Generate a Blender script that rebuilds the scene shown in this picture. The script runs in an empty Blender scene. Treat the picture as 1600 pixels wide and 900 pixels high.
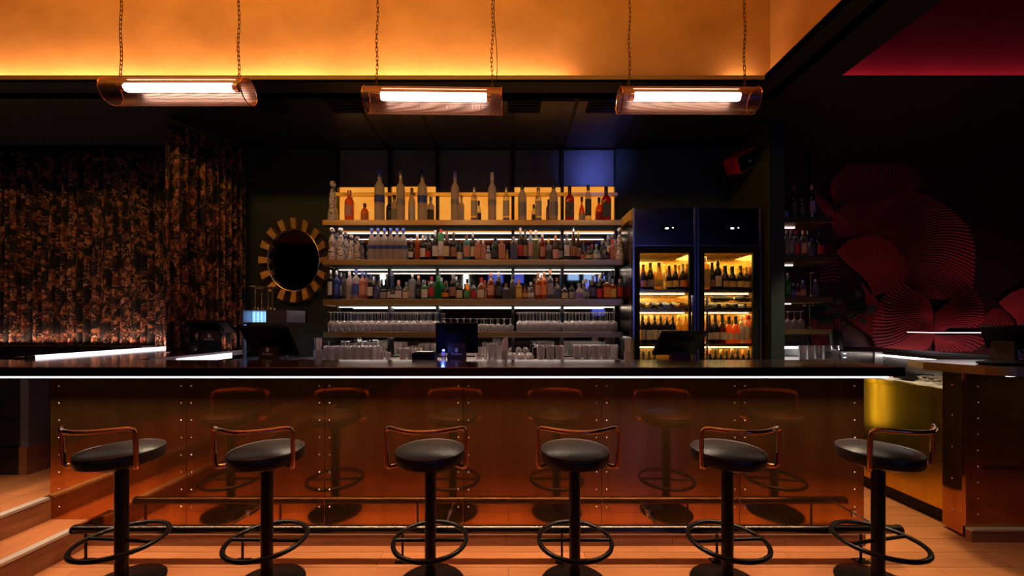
import bpy, math, random
from mathutils import Vector, Matrix, Euler
random.seed(7)
C = bpy.context.scene.collection
PI = math.pi
CAMZ = 1.43; F = 600.0; VX = 797.0; VY = 505.0
def at(px, py, d):
    """pixel of the 1600x900 frame at real depth d -> world point"""
    return Vector(((px-VX)*d/F, d, CAMZ-(py-VY)*d/F))
def X(px, d): return (px-VX)*d/F
def Z(py, d): return CAMZ-(py-VY)*d/F

# ------------------------------------------------------------------ camera
cd = bpy.data.cameras.new('camera'); cam = bpy.data.objects.new('camera', cd); C.objects.link(cam)
cam.location = (0, 0, CAMZ); cam.rotation_euler = (PI/2, 0, 0)
cd.sensor_width = 36; cd.lens = F/1600*36; cd.clip_start = 0.05
cd.shift_x = 3/1600; cd.shift_y = (VY-450)/1600
bpy.context.scene.camera = cam
# ------------------------------------------------------------------ world and exposure
w = bpy.data.worlds.new('world'); bpy.context.scene.world = w; w.use_nodes = True
w.node_tree.nodes['Background'].inputs[0].default_value = (.25, .2, .3, 1)
w.node_tree.nodes['Background'].inputs[1].default_value = 0.004
vs = bpy.context.scene.view_settings
vs.view_transform = 'Standard'; vs.look = 'None'; vs.exposure = 0.0; vs.gamma = 1; vs.use_curve_mapping = False
# ------------------------------------------------------------------ large lights (in coves and fixtures, plus added fills)
def area(name, loc, rot, sx, sy, power, col, spread=PI):
    l = bpy.data.lights.new(name, 'AREA'); l.shape = 'RECTANGLE'; l.size = sx; l.size_y = sy
    l.energy = power; l.color = col; l.spread = spread
    o = bpy.data.objects.new(name, l); o.location = loc; o.rotation_euler = rot; C.objects.link(o); return o
CEIL = 3.29; LIPY = 2.95; COVY = 3.10; LIPX = 1.957; COVX = 2.10; COVT = 4.75
AMB = (1, .57, .36); AMB2 = (1, .53, .08)
area('cove_light', (-2.15, LIPY+.075, CEIL+.022), (PI-.25, 0, 0), 5.2, .02, 58, AMB)        # back cove, stops where the photo's strip stops
area('cove_light', (1.85, LIPY+.10, CEIL+.025), (PI-.6, 0, 0), .22, .02, 1.6, AMB)
area('cove_light', (LIPX+.07, 1.35, CEIL+.022), (PI, .25, 0), .02, 3.1, 32, AMB)            # right cove
area('cove_light', (-1.8, -1.08, CEIL+.03), (PI+.35, 0, 0), 7.0, .03, 30, AMB2)            # front cove behind the camera
area('coffer_fill', (-1.5, 1.0, CEIL+.9), (PI*.5+.5, 0, 0), 5.5, .3, 60, AMB2)          # added general fill inside the coffer, stands for no fixture
area('red_cove_light', (4.8, 2.93+.07, CEIL+.02), (PI-.35, 0, 0), 4.6, .03, 4.5, (1, .16, .22))
area('bar_under_light', (-.55, 2.335, 1.098), (0, 0, 0), 6.0, .012, 31, (1, .74, .50), 1.7)
area('bar_under_light', (4.1, 2.335, 1.098), (0, 0, 0), 2.2, .012, 2, (1, .80, .62))
area('counter_spot', (2.85, 3.05, 2.6), (0, .12, 0), .12, .12, 9, (1, .80, .45), 1.2)
area('gold_side_fill', (2.60, 3.72, .70), (PI/2, 0, -PI/2-.5), .03, .5, .24, (1, .72, .16))  # added lamp hidden behind the bar for the gold panel's bright streak
area('red_wall_washer', (5.3, 3.45, .80), (PI*.5+.22, 0, .25), 1.2, .2, 4.6, (1, .40, .36))
area('red_wall_washer', (4.0, 4.1, .75), (PI*.5+.5, 0, 0), 1.2, .05, 2.0, (1, .42, .40))
area('curtain_washer', (-5.2, 3.955, 1.222), (PI-.30, 0, 0), 3.2, .012, 3.6, (1, .55, .38), 2.4)    # strip on top of the bench back
area('ledge_light', (-3.57, 3.48, 1.19), (PI, -.55, 0), .012, 1.1, 1.6, (1, .66, .55))
area('ledge_light', (-2.78, 3.62, 1.19), (PI, -.75, 0), .012, .5, .5, (1, .66, .55))
area('blue_panel_fill', (1.05, 2.75, 3.18), (PI/2-.02, 0, .10), .25, .08, .9, (.14, .20, 1), .65)  # added blue light on the rightmost wall panel, no fixture there
for i_, zz_, p_ in ((0, 2.385, 1.3), (1, 1.995, 1.6), (2, 1.60, 2.0), (3, 1.285, 2.2)):                # added fill under each shelf's front edge to brighten the bottles
    area('shelf_front_fill', (-.36, 3.775, zz_), (.42, 0, 0), 2.85, .01, p_, (1, .80, .70))
# ------------------------------------------------------------------ materials
M = {}
def mat(name, base=(.8,.8,.8), metal=0, rough=.5, emis=None, es=0, var=None, vscale=(6,6,6), vfac=.5, bump=0, bscale=(20,20,20), rvar=0, coat=0, rnd=0, detail=4):
    m = bpy.data.materials.new(name); m.use_nodes = True; nt = m.node_tree; n = nt.nodes; L = nt.links
    b = n['Principled BSDF']
    b.inputs['Base Color'].default_value = (*base, 1); b.inputs['Metallic'].default_value = metal; b.inputs['Roughness'].default_value = rough
    if coat: b.inputs['Coat Weight'].default_value = coat; b.inputs['Coat Roughness'].default_value = .08
    if emis: b.inputs['Emission Color'].default_value = (*emis, 1); b.inputs['Emission Strength'].default_value = es
    tc = n.new('ShaderNodeTexCoord')
    def noise(scale, det=detail):
        mp = n.new('ShaderNodeMapping'); mp.inputs['Scale'].default_value = scale; L.new(tc.outputs['Object'], mp.inputs[0])
        t = n.new('ShaderNodeTexNoise'); t.inputs['Scale'].default_value = 1; t.inputs['Detail'].default_value = det; L.new(mp.outputs[0], t.inputs[0]); return t
    last = None
    if var:
        t = noise(vscale); r = n.new('ShaderNodeValToRGB'); r.color_ramp.elements[0].position = .5-vfac*.4; r.color_ramp.elements[1].position = .5+vfac*.4
        r.color_ramp.elements[0].color = (*base, 1); r.color_ramp.elements[1].color = (*var, 1)
        L.new(t.outputs[0], r.inputs[0]); L.new(r.outputs[0], b.inputs['Base Color']); last = r.outputs[0]
    if rnd and last:
        oi = n.new('ShaderNodeObjectInfo'); mr = n.new('ShaderNodeMapRange'); mr.inputs[3].default_value = 1-rnd; mr.inputs[4].default_value = 1+rnd
        L.new(oi.outputs['Random'], mr.inputs[0]); hs = n.new('ShaderNodeHueSaturation'); L.new(last, hs.inputs['Color']); L.new(mr.outputs[0], hs.inputs['Value']); L.new(hs.outputs[0], b.inputs['Base Color'])
    if rvar:
        t = noise(vscale); mr = n.new('ShaderNodeMapRange'); mr.inputs[1].default_value = .3; mr.inputs[2].default_value = .7
        mr.inputs[3].default_value = max(0, rough-rvar); mr.inputs[4].default_value = rough+rvar; L.new(t.outputs[0], mr.inputs[0]); L.new(mr.outputs[0], b.inputs['Roughness'])
    if bump:
        t = noise(bscale, 3); bp = n.new('ShaderNodeBump'); bp.inputs['Strength'].default_value = bump; bp.inputs['Distance'].default_value = .02
        L.new(t.outputs[0], bp.inputs['Height']); L.new(bp.outputs[0], b.inputs['Normal'])
    M[name] = m; return m
def emit(name, col, s):
    m = bpy.data.materials.new(name); m.use_nodes = True; nt = m.node_tree; nt.nodes.clear()
    e = nt.nodes.new('ShaderNodeEmission'); e.inputs[0].default_value = (*col, 1); e.inputs[1].default_value = s
    o = nt.nodes.new('ShaderNodeOutputMaterial'); nt.links.new(e.outputs[0], o.inputs[0]); M[name] = m; return m
def thin(name, tint, refl=(1,1,1), edge=.25, rough=.05, body=0.0, bodycol=(.8,.8,.8)):
    """thin glass: tinted see-through with a stronger reflection towards its edges"""
    m = bpy.data.materials.new(name); m.use_nodes = True; nt = m.node_tree; n = nt.nodes; L = nt.links; n.clear()
    tr = n.new('ShaderNodeBsdfTransparent'); tr.inputs[0].default_value = (*tint, 1)
    gl = n.new('ShaderNodeBsdfGlossy'); gl.inputs[0].default_value = (*refl, 1); gl.inputs['Roughness'].default_value = rough
    lw = n.new('ShaderNodeLayerWeight'); lw.inputs[0].default_value = edge
    mx = n.new('ShaderNodeMixShader'); L.new(lw.outputs['Facing'], mx.inputs[0]); L.new(tr.outputs[0], mx.inputs[1]); L.new(gl.outputs[0], mx.inputs[2])
    out = n.new('ShaderNodeOutputMaterial')
    if body:
        df = n.new('ShaderNodeBsdfDiffuse'); df.inputs[0].default_value = (*bodycol, 1)
        tl = n.new('ShaderNodeBsdfTranslucent'); tl.inputs[0].default_value = (*bodycol, 1)
        ad = n.new('ShaderNodeMixShader'); ad.inputs[0].default_value = .5; L.new(df.outputs[0], ad.inputs[1]); L.new(tl.outputs[0], ad.inputs[2])
        m2 = n.new('ShaderNodeMixShader'); m2.inputs[0].default_value = body; L.new(mx.outputs[0], m2.inputs[1]); L.new(ad.outputs[0], m2.inputs[2]); L.new(m2.outputs[0], out.inputs[0])
    else: L.new(mx.outputs[0], out.inputs[0])
    M[name] = m; return m

mat('copper_panel', (.60,.265,.085), .95, .07, var=(.44,.18,.052), vscale=(9,9,1.2), bump=.06, bscale=(2.0,2.0,1.1), rvar=.03)
mat('copper_tube', (.82,.42,.18), 1, .16)
mat('chain_metal', (.16,.07,.035), .8, .4)
mat('brass', (.72,.46,.15), 1, .26, var=(.60,.36,.11), vscale=(3,8,30), rvar=.06)
mat('brass_shelf', (.70,.43,.155), 1, .36, var=(.62,.36,.12), vscale=(2,6,40), rvar=.06, bump=.03, bscale=(5,5,5))
mat('gold_panel', (.85,.55,.08), .97, .22, var=(.74,.46,.05), vscale=(1,14,1), rvar=.04)
mat('gold_leaf', (.85,.50,.14), .8, .5, var=(.60,.32,.08), vscale=(20,20,20), bump=.2, bscale=(60,60,60))
mat('dark_wedge', (.035,.018,.012), 0, .3)
mat('steel', (.55,.53,.52), 1, .28, var=(.45,.43,.42), vscale=(3,3,60))
mat('fridge_steel', (.20,.17,.16), 1, .22, var=(.14,.12,.115), vscale=(2,2,60), rvar=.04, bump=.03, bscale=(2,2,2))
mat('chrome', (.8,.78,.78), 1, .08)
mat('rivet_metal', (.75,.6,.5), 1, .22)
mat('rail_metal', (.10,.08,.07), 1, .22)
mat('black_metal', (.014,.012,.012), .6, .30)
mat('black_plastic', (.005,.005,.006), 0, .65)
mat('screen_glass', (.006,.006,.010), 0, .08)
mat('leather', (.010,.006,.006), 0, .30, bump=.12, bscale=(160,160,160))
mat('leather_side', (.012,.009,.009), 0, .38)
mat('countertop', (.085,.042,.026), 0, .24, var=(.040,.020,.014), vscale=(1.2,14,4), coat=.6, bump=.03, bscale=(3,8,3))
mat('counter_edge', (.20,.095,.045), 1, .24, var=(.09,.04,.02), vscale=(1.2,6,6), bump=.06, bscale=(2,2,2))
mat('wood_floor', (.50,.185,.068), 0, .36, var=(.36,.115,.036), vscale=(2.2,26,8), vfac=.7, bump=.05, bscale=(3,60,3), rnd=.13, detail=7)
mat('wood_floor_y', (.50,.185,.068), 0, .36, var=(.36,.115,.036), vscale=(26,2.2,8), vfac=.7, bump=.05, bscale=(60,3,3), rnd=.13, detail=7)
mat('wood_base', (.34,.125,.045), 0, .4, var=(.20,.07,.025), vscale=(2.4,4,30), rnd=.1)
mat('floor_gap', (.05,.02,.01), 0, .8)
mat('cream_trim', (.62,.47,.30), .3, .35)
mat('nosing', (.72,.64,.56), .6, .35)
mat('ceiling_paint', (.011,.011,.012), 0, .55)
mat('ceiling_gloss', (.03,.03,.04), .2, .30, var=(.045,.045,.06), vscale=(2,2,2))
mat('wall_green', (.013,.021,.008), 0, .62, var=(.010,.015,.006), vscale=(3,3,3))
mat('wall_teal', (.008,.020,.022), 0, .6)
mat('wall_lit_side', (.045,.050,.010), 0, .6)  # divider's left face: yellow-green light put into the colour
mat('wall_dark', (.012,.009,.009), 0, .7)
mat('wall_wine', (.035,.006,.008), 0, .6)
mat('plaster_gold', (.70,.355,.10), 0, .62, var=(.34,.15,.034), vscale=(1.9,1.9,2.3), vfac=.95, bump=.12, bscale=(9,9,9), detail=9)
mat('lip_paint', (.28,.16,.04), 0, .5)
mat('plaster_red', (.42,.05,.07), 0, .6, var=(.30,.035,.05), vscale=(2,2,2), vfac=.8, bump=.1, bscale=(9,9,9), detail=8)
mat('rib_red', (.46,.055,.075), 0, .40)
mat('rib_back', (.035,.003,.005), 0, .7)
mat('granite', (.16,.16,.17), 0, .55, var=(.10,.10,.115), vscale=(60,60,60), detail=6)
mat('dark_tile', (.030,.030,.033), 0, .22, var=(.018,.018,.022), vscale=(8,8,8))
mat('black_gloss', (.02,.012,.010), 0, .12)
mat('dark_panel', (.13,.11,.10), .35, .36, var=(.08,.07,.07), vscale=(3,3,3), rvar=.06, bump=.05, bscale=(4,4,4))
mat('mirror', (.50,.50,.46), 1, .03)
mat('mirror_dark', (.10,.09,.11), 1, .04)
mat('white_stone', (.75,.68,.62), 0, .35)
mat('white_paper', (.8,.78,.74), 0, .6)
mat("red_plastic", (.60,.015,.03), 0, .35)
mat('leaf', (.014,.040,.010), 0, .75, var=(.010,.026,.008), vscale=(20,20,20))
mat('pot', (.015,.012,.012), 0, .4)
mat('grey_metal', (.20,.19,.21), .7, .38)
mat('straw', (.75,.68,.66), 0, .5)
mat('logo_paint', (.75,.70,.66), 0, .6)
mat('stand_brown', (.035,.018,.013), 0, .45)
mat('blue_screen_body', (.02,.03,.10), 0, .3)
mat('cable', (.30,.26,.24), 0, .5)
mat('sofa', (.012,.008,.008), 0, .6)
emit('tube_light', (1, .93, .95), 8)
emit('led_white', (1, .93, .90), 5)
emit('led_bar', (1, .90, .84), 3.2)
emit('led_shelf', (1, .86, .74), 4.5)
emit('led_warm', (1, .82, .52), 4.5)
emit('led_pink', (1, .90, .92), 2.0)
emit('fridge_led', (1, .72, .28), 14)
emit('display', (.75,.88,1), 3)
emit('blue_led', (.08,.15,1), 12)
emit('blue_window', (.25,.55,1), 2.2)
emit('screen_blue', (.12,.16,1), .9)
emit('screen_cyan', (.35,.55,1), 1.6)
emit('screen_red', (1,.06,.12), 2.5)

mat('leather', (.016,.010,.010), 0, .31, bump=.10, bscale=(160,160,160))
M['leather'].node_tree.nodes['Principled BSDF'].inputs['Specular IOR Level'].default_value = .6
M['black_plastic'].node_tree.nodes['Principled BSDF'].inputs['Specular IOR Level'].default_value = .2
def amber_panel():
    m = bpy.data.materials.new('amber_panel'); m.use_nodes = True; nt = m.node_tree; n = nt.nodes; L = nt.links; n.clear()
    tc = n.new('ShaderNodeTexCoord'); t = n.new('ShaderNodeTexNoise'); t.inputs['Scale'].default_value = 5; t.inputs['Detail'].default_value = 4; L.new(tc.outputs['Object'], t.inputs[0])
    r = n.new('ShaderNodeValToRGB'); r.color_ramp.elements[0].color = (1,.30,.03,1); r.color_ramp.elements[1].color = (1,.41,.06,1); r.color_ramp.elements[0].position=.3; r.color_ramp.elements[1].position=.7
    L.new(t.outputs[0], r.inputs[0]); e = n.new('ShaderNodeEmission'); e.inputs[1].default_value = .86; L.new(r.outputs[0], e.inputs[0])
    o = n.new('ShaderNodeOutputMaterial'); L.new(e.outputs[0], o.inputs[0]); M['amber_panel'] = m
amber_panel()
def curtain_mat():
    m = mat('curtain_cloth', (.01,.006,.006), 0, .75); nt = m.node_tree; n = nt.nodes; L = nt.links; b = n['Principled BSDF']
    tc = n.new('ShaderNodeTexCoord')
    def leafs(scale, dist, lo, hi):
        mp = n.new('ShaderNodeMapping'); mp.inputs['Scale'].default_value = scale; L.new(tc.outputs['UV'], mp.inputs[0])
        t = n.new('ShaderNodeTexNoise'); t.inputs['Scale'].default_value = 1; t.inputs['Detail'].default_value = 5; t.inputs['Distortion'].default_value = dist; L.new(mp.outputs[0], t.inputs[0])
        r = n.new('ShaderNodeMapRange'); r.inputs[1].default_value = lo; r.inputs[2].default_value = hi; L.new(t.outputs[0], r.inputs[0]); return r.outputs[0]
    def mix(f, a, c2):
        x = n.new('ShaderNodeMix'); x.data_type = 'RGBA'; L.new(f, x.inputs[0])
        if isinstance(a, tuple): x.inputs[6].default_value = (*a, 1)
        else: L.new(a, x.inputs[6])
        x.inputs[7].default_value = (*c2, 1); return x.outputs[2]
    c = mix(leafs((20,11,1), .5, .47, .57), (.010,.004,.004), (.15,.035,.015))
    c = mix(leafs((34,18,1), .7, .53, .61), c, (.46,.17,.07))
    c = mix(leafs((85,50,1), .8, .57, .64), c, (.60,.36,.22))
    c = mix(leafs((14,6,1), .5, .50, .56), c, (.006,.004,.005))
    L.new(c, b.inputs['Base Color'])
curtain_mat()
def mesh_mat():
    """perforated copper sheet: real see-through holes punched by a repeating pattern on the sheet's UV"""
    m = mat('perforated_copper', (.55,.30,.20), .9, .35); nt = m.node_tree; n = nt.nodes; L = nt.links; b = n['Principled BSDF']
    tc = n.new('ShaderNodeTexCoord'); mp = n.new('ShaderNodeMapping'); mp.inputs['Scale'].default_value = (110, 55, 1); L.new(tc.outputs['UV'], mp.inputs[0])
    v = n.new('ShaderNodeTexVoronoi'); v.voronoi_dimensions = '2D'; v.inputs['Scale'].default_value = 1; v.inputs['Randomness'].default_value = 0; L.new(mp.outputs[0], v.inputs[0])
    g = n.new('ShaderNodeMath'); g.operation = 'GREATER_THAN'; g.inputs[1].default_value = .40; L.new(v.outputs[0], g.inputs[0]); L.new(g.outputs[0], b.inputs['Alpha'])
mesh_mat()
def ceramic_mat():
    m = mat('painted_ceramic', (.72,.64,.62), 0, .25); nt = m.node_tree; n = nt.nodes; L = nt.links; b = n['Principled BSDF']
    tc = n.new('ShaderNodeTexCoord'); t = n.new('ShaderNodeTexNoise'); t.inputs['Scale'].default_value = 24; t.inputs['Detail'].default_value = 1; t.inputs['Distortion'].default_value = .8; L.new(tc.outputs['Object'], t.inputs[0])
    s = n.new('ShaderNodeMath'); s.operation = 'SUBTRACT'; s.inputs[1].default_value = .5; L.new(t.outputs[0], s.inputs[0])
    a = n.new('ShaderNodeMath'); a.operation = 'ABSOLUTE'; L.new(s.outputs[0], a.inputs[0])
    g = n.new('ShaderNodeMapRange'); g.inputs[1].default_value = .018; g.inputs[2].default_value = .035; L.new(a.outputs[0], g.inputs[0])
    x = n.new('ShaderNodeMix'); x.data_type = 'RGBA'; x.inputs[6].default_value = (.04,.03,.07,1); x.inputs[7].default_value = (.72,.64,.62,1); L.new(g.outputs[0], x.inputs[0]); L.new(x.outputs[2], b.inputs['Base Color'])
ceramic_mat()
thin('clear_glass', (.88,.86,.86), edge=.40, rough=.06, body=.20, bodycol=(.9,.85,.85))
thin('stem_glass', (.86,.84,.86), edge=.62, rough=.07, body=.16, bodycol=(.95,.88,.88))
thin('pane_glass', (.95,.95,.93), edge=.04, rough=.01)
_g = {}
def glassm(col):
    """bottle glass by colour word"""
    if col in _g: return _g[col]
    T = dict(clear=((.80,.78,.76),.10,(.8,.78,.76)), frost=((.75,.70,.66),.78,(.74,.66,.62)), amber=((.75,.28,.06),.30,(.75,.26,.05)), orange=((.85,.30,.08),.45,(.85,.28,.07)),
        red=((.55,.05,.03),.45,(.55,.05,.03)), pink=((.85,.42,.32),.55,(.85,.40,.30)), green=((.12,.50,.16),.40,(.05,.45,.12)), turq=((.15,.60,.62),.5,(.10,.50,.52)),
        blue=((.10,.18,.55),.5,(.08,.14,.50)), brown=((.22,.08,.03),.35,(.20,.07,.03)), gold=((.75,.50,.12),.6,(.75,.48,.12)), greenish=((.62,.66,.42),.25,(.6,.62,.4)), greyblue=((.50,.60,.68),.6,(.45,.55,.62)), violet=((.3,.2,.5),.6,(.3,.22,.5)))
    if col == 'dark': m = mat('glass_dark', (.014,.010,.008), 0, .08)
    elif col == 'darkgreen': m = mat('glass_darkgreen', (.012,.022,.008), 0, .08)
    else:
        t, bd, bc = T[col]; m = thin('glass_'+col, t, edge=.22, rough=.08 if col != 'frost' else .35, body=bd, bodycol=bc)
    _g[col] = m; return m
_l = {}
LC = dict(white=(.75,.68,.64), cream=(.72,.58,.38), black=(.02,.02,.02), red=(.55,.03,.03), blue=(.05,.09,.45), gold=(.65,.42,.12), orange=(.80,.25,.05), green=(.08,.35,.10), pink=(.75,.35,.28), brown=(.28,.12,.05), silver=(.6,.58,.6), navy=(.03,.04,.16), grey=(.35,.32,.33), copper=(.65,.28,.16), yellow=(.8,.55,.12), violet=(.30,.20,.60))
def labelm(col):
    if col in _l: return _l[col]
    base = LC[col]; dark = tuple(c*.35 for c in base) if sum(base) > .5 else tuple(min(1, c+.25) for c in base)
    m = mat('print_'+col, base, 0, .55); nt = m.node_tree; n = nt.nodes; L = nt.links; b = n['Principled BSDF']
    tc = n.new('ShaderNodeTexCoord'); mp = n.new('ShaderNodeMapping'); mp.inputs['Scale'].default_value = (280, 280, 150); L.new(tc.outputs['Object'], mp.inputs[0])
    t = n.new('ShaderNodeTexNoise'); t.inputs['Scale'].default_value = 1; t.inputs['Detail'].default_value = 1; L.new(mp.outputs[0], t.inputs[0])
    r = n.new('ShaderNodeMapRange'); r.inputs[1].default_value = .57; r.inputs[2].default_value = .63; L.new(t.outputs[0], r.inputs[0])
    x = n.new('ShaderNodeMix'); x.data_type = 'RGBA'; x.inputs[6].default_value = (*base,1); x.inputs[7].default_value = (*dark,1); L.new(r.outputs[0], x.inputs[0]); L.new(x.outputs[2], b.inputs['Base Color'])
    _l[col] = m; return m
_c = {}
def capm(col):
    if col not in _c: _c[col] = mat('cap_'+col, LC[col], .8 if col in ('gold','silver','copper') else 0, .3)
    return _c[col]

# ------------------------------------------------------------------ mesh builder
class MB:
    def __init__(s): s.v = []; s.f = []; s.uv = None
    def box(s, x0, x1, y0, y1, z0, z1, rot=None, c=None):
        k = len(s.v); P = [(x,y,z) for z in (z0,z1) for y in (y0,y1) for x in (x0,x1)]
        if rot: 
            c = Vector(c) if c is not None else Vector(((x0+x1)/2,(y0+y1)/2,(z0+z1)/2)); R = Euler(rot).to_matrix(); P = [tuple(R @ (Vector(p)-c) + c) for p in P]
        s.v += P; s.f += [tuple(k+i for i in q) for q in ((0,2,3,1),(4,5,7,6),(0,1,5,4),(2,6,7,3),(1,3,7,5),(0,4,6,2))]; return s
    def lathe(s, prof, seg=16, c=(0,0,0), sx=1, sy=1, caps=True, axis='z'):
        k = len(s.v); n = len(prof)
        for (r, h, *q) in prof:
            e = q[0] if q else 0
            for i in range(seg):
                a = 2*PI*(i+.5)/seg; ca, sa = math.cos(a), math.sin(a)
                rr = r
                if e: rr = r/((abs(ca)**(2+e*6)+abs(sa)**(2+e*6))**(1/(2+e*6)))
                p = (rr*ca*sx, rr*sa*sy, h)
                if axis == 'x': p = (h, rr*ca, rr*sa)
                if axis == 'y': p = (rr*ca, h, rr*sa)
                s.v.append((p[0]+c[0], p[1]+c[1], p[2]+c[2]))
        for j in range(n-1):
            for i in range(seg):
                a = k+j*seg+i; b = k+j*seg+(i+1)%seg; s.f.append((a, b, b+seg, a+seg))
        if caps: s.f.append(tuple(k+i for i in range(seg))[::-1]); s.f.append(tuple(k+(n-1)*seg+i for i in range(seg)))
        return s
    def tube(s, pts, r, seg=10, closed=False, cap=True):
        pts = [Vector(p) for p in pts]; n = len(pts); k = len(s.v); up = None
        for i, p in enumerate(pts):
            if closed: t = (pts[(i+1)%n]-pts[i-1]).normalized()
            else: t = (pts[min(i+1,n-1)]-pts[max(i-1,0)]).normalized()
            if up is None:
                up = Vector((0,0,1)) if abs(t.z) < .9 else Vector((1,0,0))
            a = t.cross(up).normalized(); up = a.cross(t).normalized()
            for j in range(seg):
                th = 2*PI*j/seg; q = p + r*(math.cos(th)*a + math.sin(th)*up); s.v.append(tuple(q))
        m = n if closed else n-1
        for i in range(m):
            for j in range(seg):
                a = k+i*seg+j; b = k+i*seg+(j+1)%seg; c2 = k+((i+1)%n)*seg; s.f.append((a, b, c2+(j+1)%seg, c2+j))
        if cap and not closed: s.f.append(tuple(k+j for j in range(seg))[::-1]); s.f.append(tuple(k+(n-1)*seg+j for j in range(seg)))
        return s
    def prism(s, poly, z0, z1):
        k = len(s.v); n = len(poly); s.v += [(x,y,z0) for x,y in poly]+[(x,y,z1) for x,y in poly]
        s.f += [tuple(range(k+n-1,k-1,-1)), tuple(range(k+n,k+2*n))]+[(k+i,k+(i+1)%n,k+n+(i+1)%n,k+n+i) for i in range(n)]; return s
    def hexa(s, P):
        k = len(s.v); s.v += [tuple(p) for p in P]; s.f += [tuple(k+i for i in q) for q in ((0,1,2,3),(7,6,5,4),(0,4,5,1),(1,5,6,2),(2,6,7,3),(3,7,4,0))]; return s
    def rot(s, R, c=(0,0,0)):
        R = Euler(R).to_matrix(); c = Vector(c); s.v = [tuple(R@(Vector(p)-c)+c) for p in s.v]; return s
    def mesh(s, name, m, smooth=False, off=None):
        me = bpy.data.meshes.new(name); v = s.v
        if off is not None: v = [(p[0]-off[0], p[1]-off[1], p[2]-off[2]) for p in v]
        me.from_pydata(v, [], s.f); me.materials.append(m); me.update()
        if smooth:
            me.polygons.foreach_set('use_smooth', [True]*len(me.polygons))
            try: me.set_sharp_from_angle(angle=math.radians(40))
            except Exception: pass
        return me
    def build(s, name, m, parent=None, smooth=False, bevel=0, local=False, seg=2):
        if isinstance(m, str): m = M[m]
        off = None
        if parent is not None and not local:
            r = parent
            while r.parent: r = r.parent
            off = tuple(r.location)
        o = bpy.data.objects.new(name, s.mesh(name, m, smooth, off)); C.objects.link(o)
        if parent is not None: o.parent = parent
        if bevel:
            b = o.modifiers.new('bevel', 'BEVEL'); b.width = bevel; b.segments = seg; b.limit_method = 'ANGLE'
        return o
def B(*a, **k): return MB().box(*a, **k)
def tag(o, label=None, cat=None, group=None, kind=None):
    if label: o['label'] = label
    if cat: o['category'] = cat
    if group: o['group'] = group
    if kind: o['kind'] = kind
    return o
def thing(name, label, cat, loc=(0,0,0), rz=0, group=None):
    o = bpy.data.objects.new(name, None); C.objects.link(o); o.empty_display_size = .1
    o.location = loc; o.rotation_euler = (0,0,rz); return tag(o, label, cat, group)
def struct(name, mb, m, label=None, parent=None, **k):
    o = mb.build(name, m, parent, **k)
    if parent is None: tag(o, label or name.replace('_', ' '), 'structure', kind='structure')
    return o
def copy_tree(o, parent=None):
    c = o.copy(); C.objects.link(c)
    if parent: c.parent = parent
    for ch in list(o.children): copy_tree(ch, c)
    return c
def arcpts(c, r, a0, a1, n, ax=(1,0,0), ay=(0,1,0)):
    c = Vector(c); ax = Vector(ax); ay = Vector(ay); return [c + r*(math.cos(a0+(a1-a0)*i/n)*ax + math.sin(a0+(a1-a0)*i/n)*ay) for i in range(n+1)]
def rounded(pts, rad, n=5):
    """polyline with rounded corners"""
    pts = [Vector(p) for p in pts]; out = [pts[0]]
    for i in range(1, len(pts)-1):
        a, b, c = pts[i-1], pts[i], pts[i+1]; r = min(rad, (a-b).length*.45, (c-b).length*.45)
        p = b+(a-b).normalized()*r; q = b+(c-b).normalized()*r
        for k in range(n+1):
            t = k/n; out.append((1-t)**2*p + 2*t*(1-t)*b + t*t*q)
    out.append(pts[-1]); return out
ORD = ['leftmost','second','third','fourth','fifth','sixth','seventh','eighth','ninth','tenth','eleventh','twelfth','thirteenth','fourteenth','fifteenth','sixteenth']

# ================================================================== SETTING
BAR_Y = 2.50                                             # front face of the bar
fl = struct('floor', B(-7.2,8.2,-6,4.6,-.10,-.006), 'floor_gap', 'orange brown wooden plank floor in front of the bar')
def plank_mesh(L, Wd, along='x', T=.012, mname='wood_floor'):
    g = .0012; mb = MB()
    if along == 'x': mb.box(g, L-g, g, Wd-g, -T, 0)
    else: mb.box(g, Wd-g, g, L-g, -T, 0)
    return mb.mesh('floor_plank', M[mname])
pm = plank_mesh(1.25, .15)
for r in range(22):
    y = 1.05+r*.15 if r < 20 else None
    if y is None: continue
    x0 = -3.3 + ((r*0.47) % 1.25) - 1.25
    for k in range(9):
        x = x0+k*1.25
        if x > 4.6 or x+1.25 < -2.75: continue
        if y > 2.5 and (x+1.25 < 2.2): continue
        o = bpy.data.objects.new('floor_plank', pm); C.objects.link(o); o.parent = fl; o.location = (x, y, 0)
bm_ = B(-7.2,8.2,-6,1.048,-.02,0); struct('floor_2', bm_, 'wood_floor', 'plank floor nearer the camera')
# left platform: two steps
STEP = [(.153, -2.70), (.298, -2.99)]
pf = struct('platform', B(-7.2,-2.713,-6,2.44,.0,.139).box(-7.2,-3.003,-6,4.6,.139,.284), 'floor_gap', 'raised wooden platform left of the bar')
struct('riser', B(-2.7125,-2.70,-1,2.44,.0,.1405), 'wood_base', parent=pf)
struct('riser', B(-3.0025,-2.988,-1,2.60,.153,.286), 'wood_base', parent=pf)
struct('tread', B(-2.99,-2.745,-1,2.50,.14,.153), 'wood_floor_y', parent=pf)
for k, x in enumerate((-3.20,-3.36,-3.52,-3.68,-3.84,-4.0,-4.16)):
    for j in range(3):
        y = .2+j*1.25+((k*.43)%1.0)-.6
        struct('floor_plank', B(x+.001,x+.159,y+.001,y+1.249,.285,.298), 'wood_floor_y', parent=pf)
for (z, x, y1) in ((.153,-2.70,2.38),(.298,-2.99,2.49)):
    struct('step_nosing', B(x-.045,x+.006,-1,y1,z-.012,z+.004), 'nosing', parent=pf)
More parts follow.
